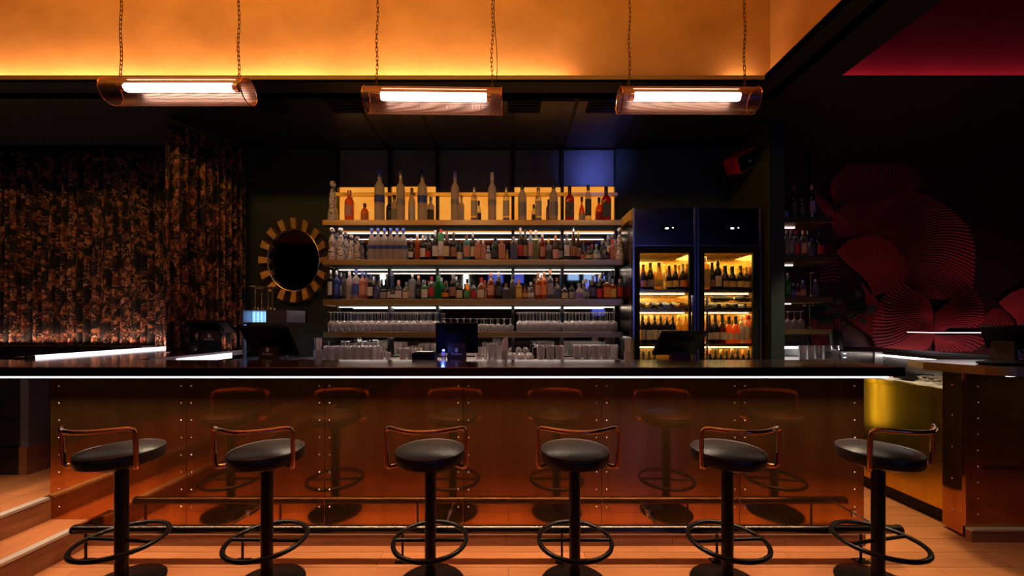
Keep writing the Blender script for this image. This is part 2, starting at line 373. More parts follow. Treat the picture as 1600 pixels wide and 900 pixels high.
# walls
struct('wall_back', B(-7.2,2.50,4.10,4.2,0,CEIL), 'wall_green', 'dark green back wall behind the bar shelves')
struct('wall_right_back', B(2.46,8.2,4.50,4.6,0,CEIL), 'wall_wine', 'dark wine red wall carrying the fan reliefs')
struct('wall_left', B(-7.2,-7.1,-6,4.2,0,CEIL), 'wall_dark', 'dark side wall at far left')
struct('wall_right', B(8.1,8.2,-6,4.6,0,CEIL), 'wall_dark', 'dark side wall at far right')
struct('wall_front', B(-7.2,8.2,-6,-5.9,0,CEIL), 'wall_green', 'dark wall behind the viewer')
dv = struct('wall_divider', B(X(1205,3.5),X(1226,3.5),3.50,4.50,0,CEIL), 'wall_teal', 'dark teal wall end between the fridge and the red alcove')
struct('wall_face', B(X(1205,3.5)-.012,X(1205,3.5)-.0005,3.52,4.1,0,CEIL), 'wall_lit_side', parent=dv)
# ceiling with two coffers
RX0, RX1, RY0 = 2.49, 7.0, 2.90
cl = MB()
cl.box(-7.2,8.2,LIPY+.16,4.6,CEIL,CEIL+.05)                        # behind the coffers
cl.box(LIPX,RX0,-6,LIPY+.161,CEIL,CEIL+.05)                        # strip between the coffers
cl.box(-7.2,LIPX,LIPY,LIPY+.161,CEIL,CEIL+.012).box(RX0-.001,8.2,RY0,LIPY+.161,CEIL,CEIL+.012)
cl.box(-7.2,8.2,-6,-1.0,CEIL,CEIL+.05).box(RX1,8.2,-1.0,LIPY+.16,CEIL,CEIL+.05).box(-7.2,-6.0,-1.0,LIPY,CEIL,CEIL+.05)
ceil = struct('ceiling', cl, 'ceiling_paint', 'near black ceiling above the bar')
struct('ceiling_2', B(-7.2,8.2,-6,4.6,COVT,COVT+.1), 'ceiling_paint', 'high ceiling above the coffers')
# coffer lips and walls
struct('trim_1', B(-6.0,LIPX+.012,LIPY,LIPY+.012,CEIL,CEIL+.045).box(LIPX,LIPX+.012,-1.0,LIPY+.012,CEIL,CEIL+.045), 'lip_paint', 'brown lip along the edge of the gold coffer')
struct('wall_coffer_back', B(-6.2,COVX+.1,COVY,COVY+.08,CEIL,COVT), 'plaster_gold', 'gold plaster wall of the lit coffer')
struct('wall_coffer_right', B(COVX,COVX+.08,-1.2,COVY,CEIL,COVT), 'plaster_gold', 'right side of the gold plaster coffer')
struct('wall_coffer_front', B(-6.2,COVX+.1,-1.28,-1.2,CEIL,COVT), 'plaster_gold', 'front side of the gold coffer')
struct('wall_coffer_left', B(-6.28,-6.2,-1.2,COVY,CEIL,COVT), 'plaster_gold', 'left side of the gold coffer')
struct('ceiling_coffer', B(-6.2,COVX+.1,-1.2,COVY,COVT-.06,COVT-.01), 'plaster_gold', 'gold plaster top of the coffer')
struct('wall_red_coffer', B(RX0-.2,RX1+.1,RY0+.16,RY0+.24,CEIL+.012,COVT), 'plaster_red', 'red plaster wall of the lit right coffer')
struct('wall_red_coffer_left', B(RX0-.25,RX0-.2,-1,RY0+.16,CEIL+.05,COVT), 'plaster_red', 'left side of the red coffer')
# glossy ceiling panels over the shelves
SB = [(529,606),(611,681),(686,799),(804,876),(881,960)]           # shelving bays in pixels at depth 4.05
for a, b in SB:
    struct('ceiling_panel', B(X(a,4.1),X(b,4.1),3.20,4.08,CEIL-.012,CEIL-.0005), 'ceiling_gloss', parent=ceil)
for a, b in ((400,446),(515,571),(793,845),(918,966)):
    d = 3.26; x0, x1 = X(a,d), X(b,d)
    v = thing('ceiling_vent', {400:'black slotted ceiling vent right of the left hanging lamp',515:'black slotted ceiling vent left of the middle hanging lamp',793:'black slotted ceiling vent right of the middle hanging lamp',918:'black slotted ceiling vent left of the right hanging lamp'}[a], 'vent', ((x0+x1)/2,d,CEIL), 0, 'vents in the dark ceiling')
    MB().box(x0,x1,d-.09,d-.075,CEIL-.028,CEIL-.014).box(x0,x1,d+.075,d+.09,CEIL-.028,CEIL-.014).box(x0,x0+.015,d-.075,d+.075,CEIL-.028,CEIL-.014).box(x1-.015,x1,d-.075,d+.075,CEIL-.028,CEIL-.014).build('frame','black_plastic',v)
    for k in range(3): B(x0+.015,x1-.015,d-.05+k*.045,d-.03+k*.045,CEIL-.026,CEIL-.016).build('slat','black_plastic',v)

# ================================================================== BAR
CT = 1.165; CB = 1.111                                   # worktop top and bottom
BX0, BX1 = -2.996, 2.304
bar = thing('bar_counter', 'long bar front of riveted copper panels behind the stools', 'bar counter', (0,BAR_Y,0))
seams = [BX0, X(291,2.5), X(507,2.5), X(724,2.5), X(940,2.5), X(1156,2.5), BX1]
rows = [603,630,657,684,711,738,765,792]
rv = MB().lathe([(.0062,0),(.0058,-.0022),(.0035,-.0042),(.001,-.005)],8,axis='y').mesh('rivet', M['rivet_metal'], True)
for i in range(6):
    a, b = seams[i], seams[i+1]
    p = B(a+.0012,b-.0012,BAR_Y,BAR_Y+.02,.085,CB-.002).build('copper_panel','copper_panel',bar,bevel=.0015,seg=1)
    for x in ([a+.06] if i == 0 else [a+.033])+([b-.06] if i == 5 else [b-.033]):
        for y in rows:
            o = bpy.data.objects.new('rivet', rv); C.objects.link(o); o.parent = p; o.location = (x, 0, Z(y,2.5))
B(BX0+.02,BX1-.0,BAR_Y+.02,BAR_Y+.06,0,CB).build('bar_body','black_metal',bar)
B(BX1-.004,BX1,BAR_Y+.0,2.74,.0,CB).build('end_panel','copper_panel',bar)
for a,b in ((X(118,2.46),X(385,2.46)),(X(385,2.46),X(790,2.46)),(X(790,2.46),X(1052,2.46)),(X(1052,2.46),X(1226,2.46)),(X(1226,2.46),BX1-.02)):
    B(a+.001,b-.001,BAR_Y-.035,BAR_Y,0,.072).build('baseboard','wood_base',bar,bevel=.001,seg=1)
B(X(118,2.46),BX1-.02,BAR_Y-.038,BAR_Y,.072,.084).build('baseboard_cap','cream_trim',bar)
ws = thing('service_bench','steel service bench behind the bar under the till screens','bench',(-.2,2.82,0))
B(-2.55,BX1-.1,2.80,3.15,.93,.95).build('bench_top','steel',ws)
for x in (-2.5,0,2.1): B(x-.02,x+.02,2.84,3.12,0,.93).build('leg','black_metal',ws)
# worktop, L-shaped
TXL = -5.2; TXR = X(1414.5,2.30)
ct = thing('bar_worktop', 'dark glossy worktop with brown metal edge running along the bar', 'worktop', (0,2.3,CB))
B(TXL,TXR,2.315,2.78,CB,CT).build('top_slab','countertop',ct,bevel=.003)
B(TXL,TXR+.003,2.30,2.315,CB,CT-.0005).build('metal_edge','counter_edge',ct,bevel=.002,seg=1)
B(TXR-.0005,TXR+.012,2.315,2.78,CB,CT-.0005).build('metal_edge','counter_edge',ct)
B(-3.60,-2.72,2.78,4.0,CB,CT).build('side_slab','countertop',ct,bevel=.003)
B(-2.72,-2.712,2.90,3.95,CB+.002,CT-.004).build('side_edge','white_stone',ct)
B(-2.716,-2.708,3.12,3.74,CB-.02,CB+.030).build('side_light','led_pink',ct)
B(TXL,X(1385,2.33),2.318,2.332,CB-.012,CB-.0005).build('led_strip','led_bar',ct)
# left arm support
arm = thing('side_cabinet', 'low wall under the left arm of the bar, grey stone side', 'cabinet', (-3.64,2.87,.298))
B(-3.66,-3.60,2.87,4.05,.506,CB+.03).build('stone_side','granite',arm)
B(-3.66,-3.60,2.86,4.05,.298,.506).build('wood_plinth','wood_base',arm)
B(-3.60,-2.75,3.0,4.05,.298,CB).build('carcass','black_metal',arm)
zz = [.506,.72,.93,1.14]; xx = [-3.66,-3.90,-4.18,-4.46,-4.74]
B(-5.0,-3.66,2.885,2.95,.298,1.15).build('backing','black_metal',arm)
for i in range(3):
    for j in range(4):
        o = .12 if i == 1 else 0
        B(xx[j+1]-o+.004,xx[j]-(o if j else 0)-.004,2.868,2.886,zz[i]+.004,zz[i+1]-.004).build('stone_tile','dark_tile',arm,bevel=.003,seg=1)
B(-5.0,-3.66,2.865,2.885,.298,.50).build('gloss_plinth','black_gloss',arm)
# partition cap with light strip
pc = thing('lit_ledge', 'slim white light strip along the ledge left of the bar', 'light strip', (-3.64,2.87,1.15))
B(-3.72,-3.60,2.87,4.08,CT,CT+.012).build('ledge_cap','black_gloss',pc)
B(-3.60,-3.588,2.90,4.05,CT-.006,CT+.022).build('led_strip','led_pink',pc)
B(-3.60,-3.585,2.85,2.90,CT-.006,CT+.022).build('end_cap','black_metal',pc)
bq = thing('banquette', 'black low bench back under the patterned curtain', 'bench', (-5,3.8,.298))
B(-7.0,-3.68,3.84,3.98,.298,1.205).build('bench_back','sofa',bq,bevel=.01)
B(-7.0,-3.75,3.3,3.84,.298,.75).build('bench_seat','sofa',bq,bevel=.02)

# foot rail
fr = thing('foot_rail', 'dark metal foot rail running low along the bar front', 'foot rail', (0,2.31,0))
RY, RZ = 2.31, .19
MB().tube([(X(117,RY),RY,RZ),(X(1405,RY),RY,RZ)], .025, 18).build('rail','rail_metal',fr,smooth=True)
for px in (117,1405): MB().tube([(X(px,RY)-.006,RY,RZ),(X(px,RY)+.006,RY,RZ)], .027, 18).build('end_cap','black_metal',fr,smooth=True)
for px in (134,379,629,878,1120,1345):
    x = X(px,RY)
    MB().tube([(x,RY,0),(x,RY,RZ-.02)], .007, 8).build('post','black_metal',fr,smooth=True)
    B(x-.04,x+.04,RY-.028,RY+.022,0,.006).build('foot_plate','black_metal',fr,bevel=.001,seg=1)
    for s in (-1,1): MB().lathe([(.006,.006),(.005,.010),(.002,.012)],8,(x+s*.028,RY-.005,0)).build('bolt','rivet_metal',fr,smooth=True)
for px in (388,703,1013,1334):
    x = X(px,BAR_Y); z = Z(802,BAR_Y)
    B(x-.014,x+.014,BAR_Y-.006,BAR_Y,z-.022,z+.022).build('wall_plate','rivet_metal',fr)
    MB().tube([(x,BAR_Y-.005,z),(x,RY,RZ)], .007, 8).build('wall_arm','rivet_metal',fr,smooth=True)

# ================================================================== STOOLS
def make_stool():
    t = thing('bar_stool', '', 'stool', (0,0,0))
    R = .182
    k = dict(parent=t, smooth=True, local=True)
    MB().lathe([(.188,0),(.188,.006),(.180,.012),(.06,.018),(.034,.024)],40).build('base_plate','black_metal',**k)
    MB().lathe([(.030,.02),(.030,.655)],24).build('post','black_metal',**k)
    MB().lathe([(.0,.655),(.10,.655),(.13,.675),(.13,.69)],28).build('seat_mount','black_metal',**k)
    MB().lathe([(R-.016,.684),(R-.004,.688),(R,.700),(R+.001,.735),(R-.003,.742)],48).build('seat_side','leather_side',**k)
    MB().lathe([(R-.004,.736),(R-.004,.742),(R-.010,.7465),(R-.022,.7515),(R-.04,.7565),(R-.06,.7605),(R-.085,.7640),(R-.11,.7662),(.04,.7680),(.001,.7683)],48).build('seat_cushion','leather',**k)
    MB().tube(arcpts((0,0,.743),R-.003,0,2*PI,56)[:-1],.0048,8,closed=True).build('piping','leather_side',**k)
    rc = .195
    MB().tube([(rc*math.cos(a),rc*math.sin(a),.25) for a in [2*PI*i/64 for i in range(64)]],.0125,10,closed=True).build('foot_ring','black_metal',**k)
    MB().tube([(-rc,0,.25),(rc,0,.25)],.010,10).build('ring_bar','black_metal',**k)
    # copper back rail: under the seat, out, up and round in one tube
    zb, zt = .685, .895
    pts = [(-.11,-.035,zb+.004),(-.15,-.06,zb-.002),(-.207,-.105,zb-.004),(-.207,-.11,zt)]
    arc = []
    for i in range(1,12):
        a = i/12; x = -.207+.414*a; arc.append((x, -.11-.105*math.sin(PI*a), zt))
    pts += [arc[0]] + arc[1:-1] + [arc[-1]] + [(.207,-.11,zt),(.207,-.105,zb-.004),(.15,-.06,zb-.002),(.11,-.035,zb+.004)]
    P = [pts[0],pts[1],pts[2],pts[3]]+[tuple(a) for a in arc[1:-1]]+pts[-4:]
    MB().tube(rounded(P,.045,6),.0115,12).build('back_rail','copper_tube',**k)
    for s in (-1,1): B(s*.10-.018,s*.10+.018,-.055,-.015,.676,.69).build('rail_bracket','black_metal',t,local=True)
    return t
SD = 2.09
st0 = make_stool()
SL = ['leftmost black bar stool with copper back rail, nearest the two steps',
      'second black bar stool from the steps, below the left point-of-sale stand',
      'third black bar stool from the left, just left of the bar middle',
      'fourth black bar stool from the left, just right of the bar middle',
      'fifth black bar stool, seat in front of the last full copper panel',
      'rightmost black bar stool, in front of the gap between both bars']
for i, (px, rz) in enumerate(((190,-.08),(417,-.02),(672.5,.0),(898,.0),(1136.5,.06),(1372,.20))):
    s = st0 if i == 0 else copy_tree(st0)
    s.location = (X(px,SD), SD, 0); s.rotation_euler = (0,0,rz); s['label'] = SL[i]; s['group'] = 'bar stools along the counter'; s['category'] = 'stool'

# ================================================================== PENDANTS
def pendant(cx, cz, d, tilt, label):
    t = thing('hanging_lamp', label, 'lamp', (cx,d,cz), 0, 'hanging mesh tube lamps'); t.rotation_euler = (0, tilt, 0)
    L = .405; R = .073; seg = 40
    mb = MB(); n = 2; uv = []
    mb.lathe([(R,-L),(R,L)], seg, caps=False, axis='x')
    o = mb.build('mesh_shade','perforated_copper',t,smooth=True,local=True)
    ul = o.data.uv_layers.new(name='uv'); 
    for p in o.data.polygons:
        idx = p.index % seg
        for li in p.loop_indices:
            vi = o.data.loops[li].vertex_index; j = vi//seg; i = vi%seg
            if idx == seg-1 and i == 0: i = seg
            ul.data[li].uv = (j*1.0, i/seg)
    for s in (-1,1): MB().tube([(s*L,R*math.cos(a),R*math.sin(a)) for a in [2*PI*k/36 for k in range(36)]],.0035,6,closed=True).build('end_ring','copper_tube',t,smooth=True,local=True)
    MB().lathe([(.023,-.315),(.024,-.31),(.024,.31),(.023,.315)],20,(0,0,.024),axis='x').build('light_tube','tube_light',t,smooth=True,local=True)
    B(-L+.01,L-.01,-.02,.02,R-.012,R-.002).build('top_bar','copper_tube',t,local=True)
    for s in (-1,1): MB().lathe([(.02,s*.317),(.02,s*.345)],16,(0,0,.024),axis='x').build('tube_socket','copper_tube',t,smooth=True,local=True)
    for s in (-1,1):
        ch = MB(); z = R+.004; k = 0
        while cz+z < COVT-.1:
            r, h = .0062, .0105; pts = []
            for i in range(14):
                a = 2*PI*i/14; u, v = math.cos(a)*r, math.sin(a)*r+(h if math.sin(a) > 0 else -h)
                wob = .0035*math.sin(k*.55+s)
                pts.append((s*.345+wob+(u if k%2 == 0 else 0), (0 if k%2 == 0 else u), z+.014+v))
            ch.tube(pts,.0021,5,closed=True); z += .0265; k += 1
        ch.build('chain','chain_metal',t,smooth=True,local=True)
    return t
p1 = pendant(X(281,2.25), Z(143.5,2.25), 2.25, 0, 'left hanging tube lamp in perforated copper mesh on two chains')
p2 = pendant(X(678,2.3), Z(157.7,2.3), 2.30, .012, 'middle hanging tube lamp in perforated copper mesh on two chains')
p3 = pendant(X(1073,2.3), Z(157.5,2.3), 2.30, .004, 'right hanging tube lamp in perforated copper mesh on two chains')
wire = [(X(776,2.3)-.01+.012*math.sin(z*9), 2.285, z) for z in [2.86+.06*i for i in range(30)]]
MB().tube([(p[0]-p2.location.x,p[1]-p2.location.y,p[2]-p2.location.z) for p in wire],.0025,6).build('power_cable','black_metal',p2,smooth=True,local=True)

# ================================================================== BACK SHELVING
WY = 4.098
wp = thing('wall_cladding', 'framed wall panels behind the bottle shelves, mirrors below and dark metal above', 'wall panel', (0,WY,1.07))
tops = [291,290,300,291,290]
for (a,b),tp in zip(SB,tops):
    x0,x1 = X(a,4.05),X(b,4.05); zt = Z(tp,4.05)
    B(x0,x1,4.07,WY,zt,Z(233,4.05)).build('metal_panel','dark_panel',wp,bevel=.002,seg=1)
    B(x0,x1,4.075,WY,2.395,zt-.004).build('glowing_panel','amber_panel',wp)
    B(x0-.0,x1,4.075,WY,1.085,2.385).build('mirror_panel','mirror',wp)
for px in (608.5,683.5,801.5,878.5):
    B(X(px,4.03)-.016,X(px,4.03)+.016,4.02,4.07,1.085,CEIL-.014).build('black_post','black_metal',wp)
for px in (527,962): B(X(px,4.05)-.012,X(px,4.05)+.004,4.04,WY,1.085,Z(233,4.05)).build('side_post','black_metal',wp)
SF = 3.75
SH = []
names = ['top','second','third','fourth']
for i,(yt,yb) in enumerate(((343.5,351.5),(405.5,413.8),(467.4,477),(518.6,527.2))):
    zt, zb = Z(yt,SF), Z(yb,SF); SH.append(zt)
    s = thing('wall_shelf', {0:'long brass edged shelf highest below the glowing panels, carrying tall bottles',1:'second long brass edged shelf from the top, with six frosted bottles',2:'third long brass edged shelf from the top, with green bottles',3:'lowest long brass edged shelf holding upturned wine glasses'}[i],'shelf',((X(503,SF)+X(973,SF))/2,SF,zb),0,'long brass shelves on the back wall')
    x0, x1 = X(503.5+i*.5,SF), X(973.5,SF)
    B(x0,x1,SF,SF+.012,zb,zt).build('brass_edge','brass_shelf',s,bevel=.001,seg=1)
    B(x0,x1,SF+.012,4.018,zb+.004,zt).build('shelf_board','wall_dark',s)
    B(x0,x0+.004,SF+.012,4.018,zb,zb+.004).build('shelf_lip','brass_shelf',s)
    for a,b in SB: B(X(a,4.05),X(b,4.05),4.062,4.068,zb-.009,zb-.002).build('led_strip',['led_shelf','led_shelf','led_warm','led_shelf'][i],s)
su = thing('upper_ledge','narrow brass ledge in front of the glowing amber panels','shelf',(0,4.0,Z(305,4.0)))
B(X(524,3.98),X(965,3.98),3.98,4.018,Z(306,3.98),Z(300.5,3.98)).build('brass_ledge','brass_shelf',su,bevel=.001,seg=1)
for px in (545,640,741,840,920): B(X(px,4.0)-.01,X(px,4.0)+.01,4.018,4.076,Z(306,3.98),Z(302,3.98)).build('bracket','black_metal',su)

# ------------------------------------------------------------------ bottles
PR = {  # (r fraction, h fraction, squareness)
 'wine':[(.92,0),(1,.02),(1,.58),(.92,.66),(.55,.76),(.36,.82),(.34,.96),(.38,.97),(.38,1)],
 'vodka':[(.95,0),(1,.02),(1,.60),(.97,.66),(.80,.72),(.50,.76),(.38,.80),(.36,1)],
 'slim':[(.95,0),(1,.02),(.96,.66),(.90,.74),(.55,.79),(.42,.82),(.40,1)],
 'square':[(.95,0,1),(1,.02,1),(1,.60,1),(.92,.66,1),(.50,.74),(.34,.78),(.34,1)],
 'squat':[(.92,0),(1,.03),(1,.50),(.90,.60),(.50,.72),(.30,.78),(.30,1)],
 'round':[(.60,0),(.90,.08),(1,.25),(.98,.42),(.75,.58),(.40,.68),(.28,.74),(.28,1)],
 'champ':[(.92,0),(1,.02),(1,.46),(.90,.56),(.62,.68),(.40,.80),(.34,.95),(.40,.96),(.40,1)],
 'shot':[(.95,0,1),(1,.02,1),(1,.72,1),(.90,.78,1),(.45,.82),(.34,.84),(.34,1)],
 'taper':[(.88,0),(1,.03),(.95,.3),(.72,.62),(.45,.78),(.36,.84),(.36,1)],
 'decanter':[(.92,0),(1,.04),(.98,.18),(.78,.33),(.62,.40),(.74,.50),(.76,.58),(.62,.68),(.42,.76),(.36,.80),(.40,.83)]}
CAPF = dict(wine=.82,vodka=.86,slim=.86,square=.80,squat=.82,round=.84,champ=.74,shot=.86,taper=.86,decanter=.80)
LAB = dict(wine=(.14,.48),vodka=(.16,.52),slim=(.15,.6),square=(.10,.52),squat=(.08,.44),round=(.14,.38),champ=(.14,.38),shot=(.10,.62),taper=(.14,.42),decanter=None)
def bottle(px, top, wpx, style, glass, lab, cap, base, d, name='liquor_bottle', cat='bottle', band=None):
    """one bottle standing on z=base at depth d, its size read off the photo"""
    h = Z(top,d)-base; r = wpx*d/F/2; p = PR[style]; cf = CAPF[style]
    t = thing(name, '', cat, (X(px,d), d, base+.0006), random.uniform(-.15,.15) if style in ('square','shot') else random.uniform(-3,3) if style=='decanter' else random.uniform(-.3,.3))
    kw = dict(parent=t, smooth=True, local=True)
    prof = [(a[0]*r, a[1]*h, (a[2] if len(a) > 2 else 0)) for a in p]
    if style == 'decanter':
        MB().lathe(prof,18).build('decanter_body','painted_ceramic',**kw)
        c = h*.80
        MB().lathe([(r*.40,c),(r*.46,c+h*.05)],14).build('neck_ring',capm('navy'),**kw)
        MB().lathe([(r*.30,c+h*.05),(r*.52,c+h*.08),(r*.60,c+h*.13),(r*.48,c+h*.18),(r*.2,c+h*.20),(.0005,c+h*.201)],14).build('stopper','painted_ceramic',**kw)
        return t
    body = [q for q in prof if q[1] <= cf*h+1e-6]
    rn = prof[-2][0]; body.append((rn, cf*h, 0))
    MB().lathe(body,14).build('bottle_body',glassm(glass),**kw)
    rc = max(r*.40, rn*1.18)
    if style == 'champ': 
        MB().lathe([(r*.56,h*.72),(r*.46,h*.80),(r*.42,h*.93),(r*.48,h*.945),(r*.46,h*.99),(r*.3,h)],12).build('foil',capm(cap),**kw)
    elif cap: MB().lathe([(rc,cf*h-.002),(rc,h*.99),(rc*.85,h)],12).build('cap',capm(cap),**kw)
    if lab:
        z0, z1 = LAB[style]; sq = len(p[1]) > 2; a0 = -PI/2; lm = MB(); seg = 12; rr = r*1.015+.0006
        if sq: lm.box(-r*.86,r*.86,-r*1.045-.001,-r*1.02+.002,z0*h,z1*h)
        else:
            k = 0
            for zq in (z0*h, z1*h):
                for i in range(seg+1):
                    a = a0-1.15+2.3*i/seg; rad = rr
                    lm.v.append((rad*math.cos(a),rad*math.sin(a),zq))
            for i in range(seg): lm.f.append((i,i+1,seg+2+i,seg+1+i))
        lm.build('label',labelm(lab),parent=t,local=True,smooth=not sq)
    if band:
        MB().lathe([(r*1.012+.0004,h*band[0]),(r*1.012+.0004,h*band[1])],14,caps=False).build('band',labelm(band[2]),**kw)
    return t
used = set()
def name_row(items, where, group):
    """give each bottle of a row its own words: its look, its shelf and the bottle it stands beside"""
    n = len(items)
    for i,(o,desc,short) in enumerate(items):
        cands = []
        if i > 0: cands.append(f"{desc} {where}, just right of the {items[i-1][2]}")
        if i < n-1: cands.append(f"{desc} {where}, just left of the {items[i+1][2]}")
        if 0 < i < n-1: cands.append(f"{desc} {where} between {items[i-1][2]} and {items[i+1][2]}")
        if i == 0: cands.insert(0, f"{desc} at the left end {where}")
        if i == n-1: cands.insert(0, f"{desc} at the right end {where}")
        if sum(q[1]==desc for q in items) == 1: cands.append(f"{desc} {where}")
        if i < 16: cands.append(f"{desc}, {ORD[i]} from the left {where}")
        if n-1-i < 16: cands.append(f"{desc}, {ORD[n-1-i].replace('leftmost','last')} from the right {where}")
        for c in cands:
            if c not in used and len(c.split()) <= 16: break
        used.add(c); o['label'] = c; o['group'] = group; o['category'] = 'bottle'
def row(specs, base, d, where, group, dback=None):
    front = []; back = []
    for s in specs:
        px, top, w, style, glass, lab, cap, desc, short = s[:9]
        opt = s[9] if len(s) > 9 else {}
        dd = dback if opt.get('back') else opt.get('d', d)
        nm = 'ceramic_decanter' if style == 'decanter' else 'champagne_bottle' if style == 'champ' else 'liquor_bottle'
        o = bottle(px, top, w, style, glass, lab, cap, base, dd, nm, band=opt.get('band'))
        (back if opt.get('back') else front).append((px, o, desc, short))
    front.sort(key=lambda a: a[0]); back.sort(key=lambda a: a[0])
    name_row([a[1:] for a in front], where, group)
    if back: name_row([a[1:] for a in back], where.replace('on ', 'at the back of '), group)
BB = {'back':True}
FV = {'band':(.36,.50,'blue')}
GV = {'band':(.34,.44,'grey')}
shelf1 = [
 (520,283,15,'decanter',None,None,None,'white ceramic decanter with dark painted loops','white decanter'),
 (546,298,14,'vodka','orange','pink','copper','orange bottle with pale pink label','orange bottle'),
 (570,318,12,'squat','amber','orange','black','small amber bottle with black neck','small amber bottle'),
 (593,266,15.5,'vodka','frost',None,'blue','giant frosted bottle with blue cap','giant blue-capped bottle',FV),
 (609,310,11,'vodka','dark','black','black','dark shouldered bottle','dark bottle',BB),
 (616,305,11,'vodka','frost','grey','black','smaller frosted bottle','smaller frosted bottle',BB),
 (626,268,13.5,'vodka','frost',None,'silver','tall frosted bottle with silver neck','silver-necked bottle',GV),
 (643.5,294,11,'wine','frost','white','brown','pale frosted bottle with cork','corked bottle',BB),
 (660,267,15,'vodka','frost',None,'navy','giant frosted bottle with navy cap','giant navy-capped bottle',FV),
 (673,308,11,'vodka','frost','black','grey','frosted bottle with dark picture','frosted picture bottle',BB),
 (711,269,13,'vodka','frost',None,'violet','tall frosted bottle with violet-tinted neck','violet-necked bottle',GV),
 (721,306,9,'vodka','frost','white','silver','short frosted bottle','short frosted bottle',BB),
 (741,293,10.5,'slim','clear','cream','silver','slim clear bottle with purple foot','slim clear bottle',{'band':(0,.10,'violet')}),
 (748,314,8,'wine','clear','black','black','clear bottle with black band','black-banded bottle',BB),
 (769,270,13,'vodka','frost',None,'white','tall frosted bottle with white pointed stopper','white-stoppered bottle',GV),
 (791,293,10.5,'slim','clear','cream','silver','slim upright clear bottle with lettering','slim lettered bottle',{'band':(0,.10,'violet')}),
 (816,285,13.5,'wine','frost','grey','black','grey-labelled tall bottle with black neck','grey-labelled bottle'),
 (834,320,8,'wine','clear','black','black','small clear bottle','small clear bottle',BB),
 (841,294,10.5,'slim','clear','cream','gold','slim clear bottle with gold cap','gold-capped slim bottle',{'band':(0,.10,'violet')}),
 (857,312,8,'wine','violet','brown','black','half hidden violet-topped bottle','half hidden bottle',BB),
 (865,284,13.5,'wine','frost','grey','black','tall grey-labelled bottle with dark closure','tall grey-labelled bottle'),
 (890,291,14,'square','red','black','black','square red bottle with slanted black label','square red bottle'),
 (909,308,10,'round','amber','white','black','little bottle with metal-looking sleeve','little sleeved bottle',BB),
 (919,289,10,'slim','clear','black','navy','clear bottle with black skull-like round label','round-label clear bottle'),
 (936,309,12,'squat','orange','red','black','low orange whisky bottle','low orange bottle',BB),
 (947,292,14.5,'square','red','black','black','square red bottle with black slanted band','square red bottle'),
]
row(shelf1, SH[0], 3.83, 'on the top shelf', 'bottles on the top shelf', 3.94)
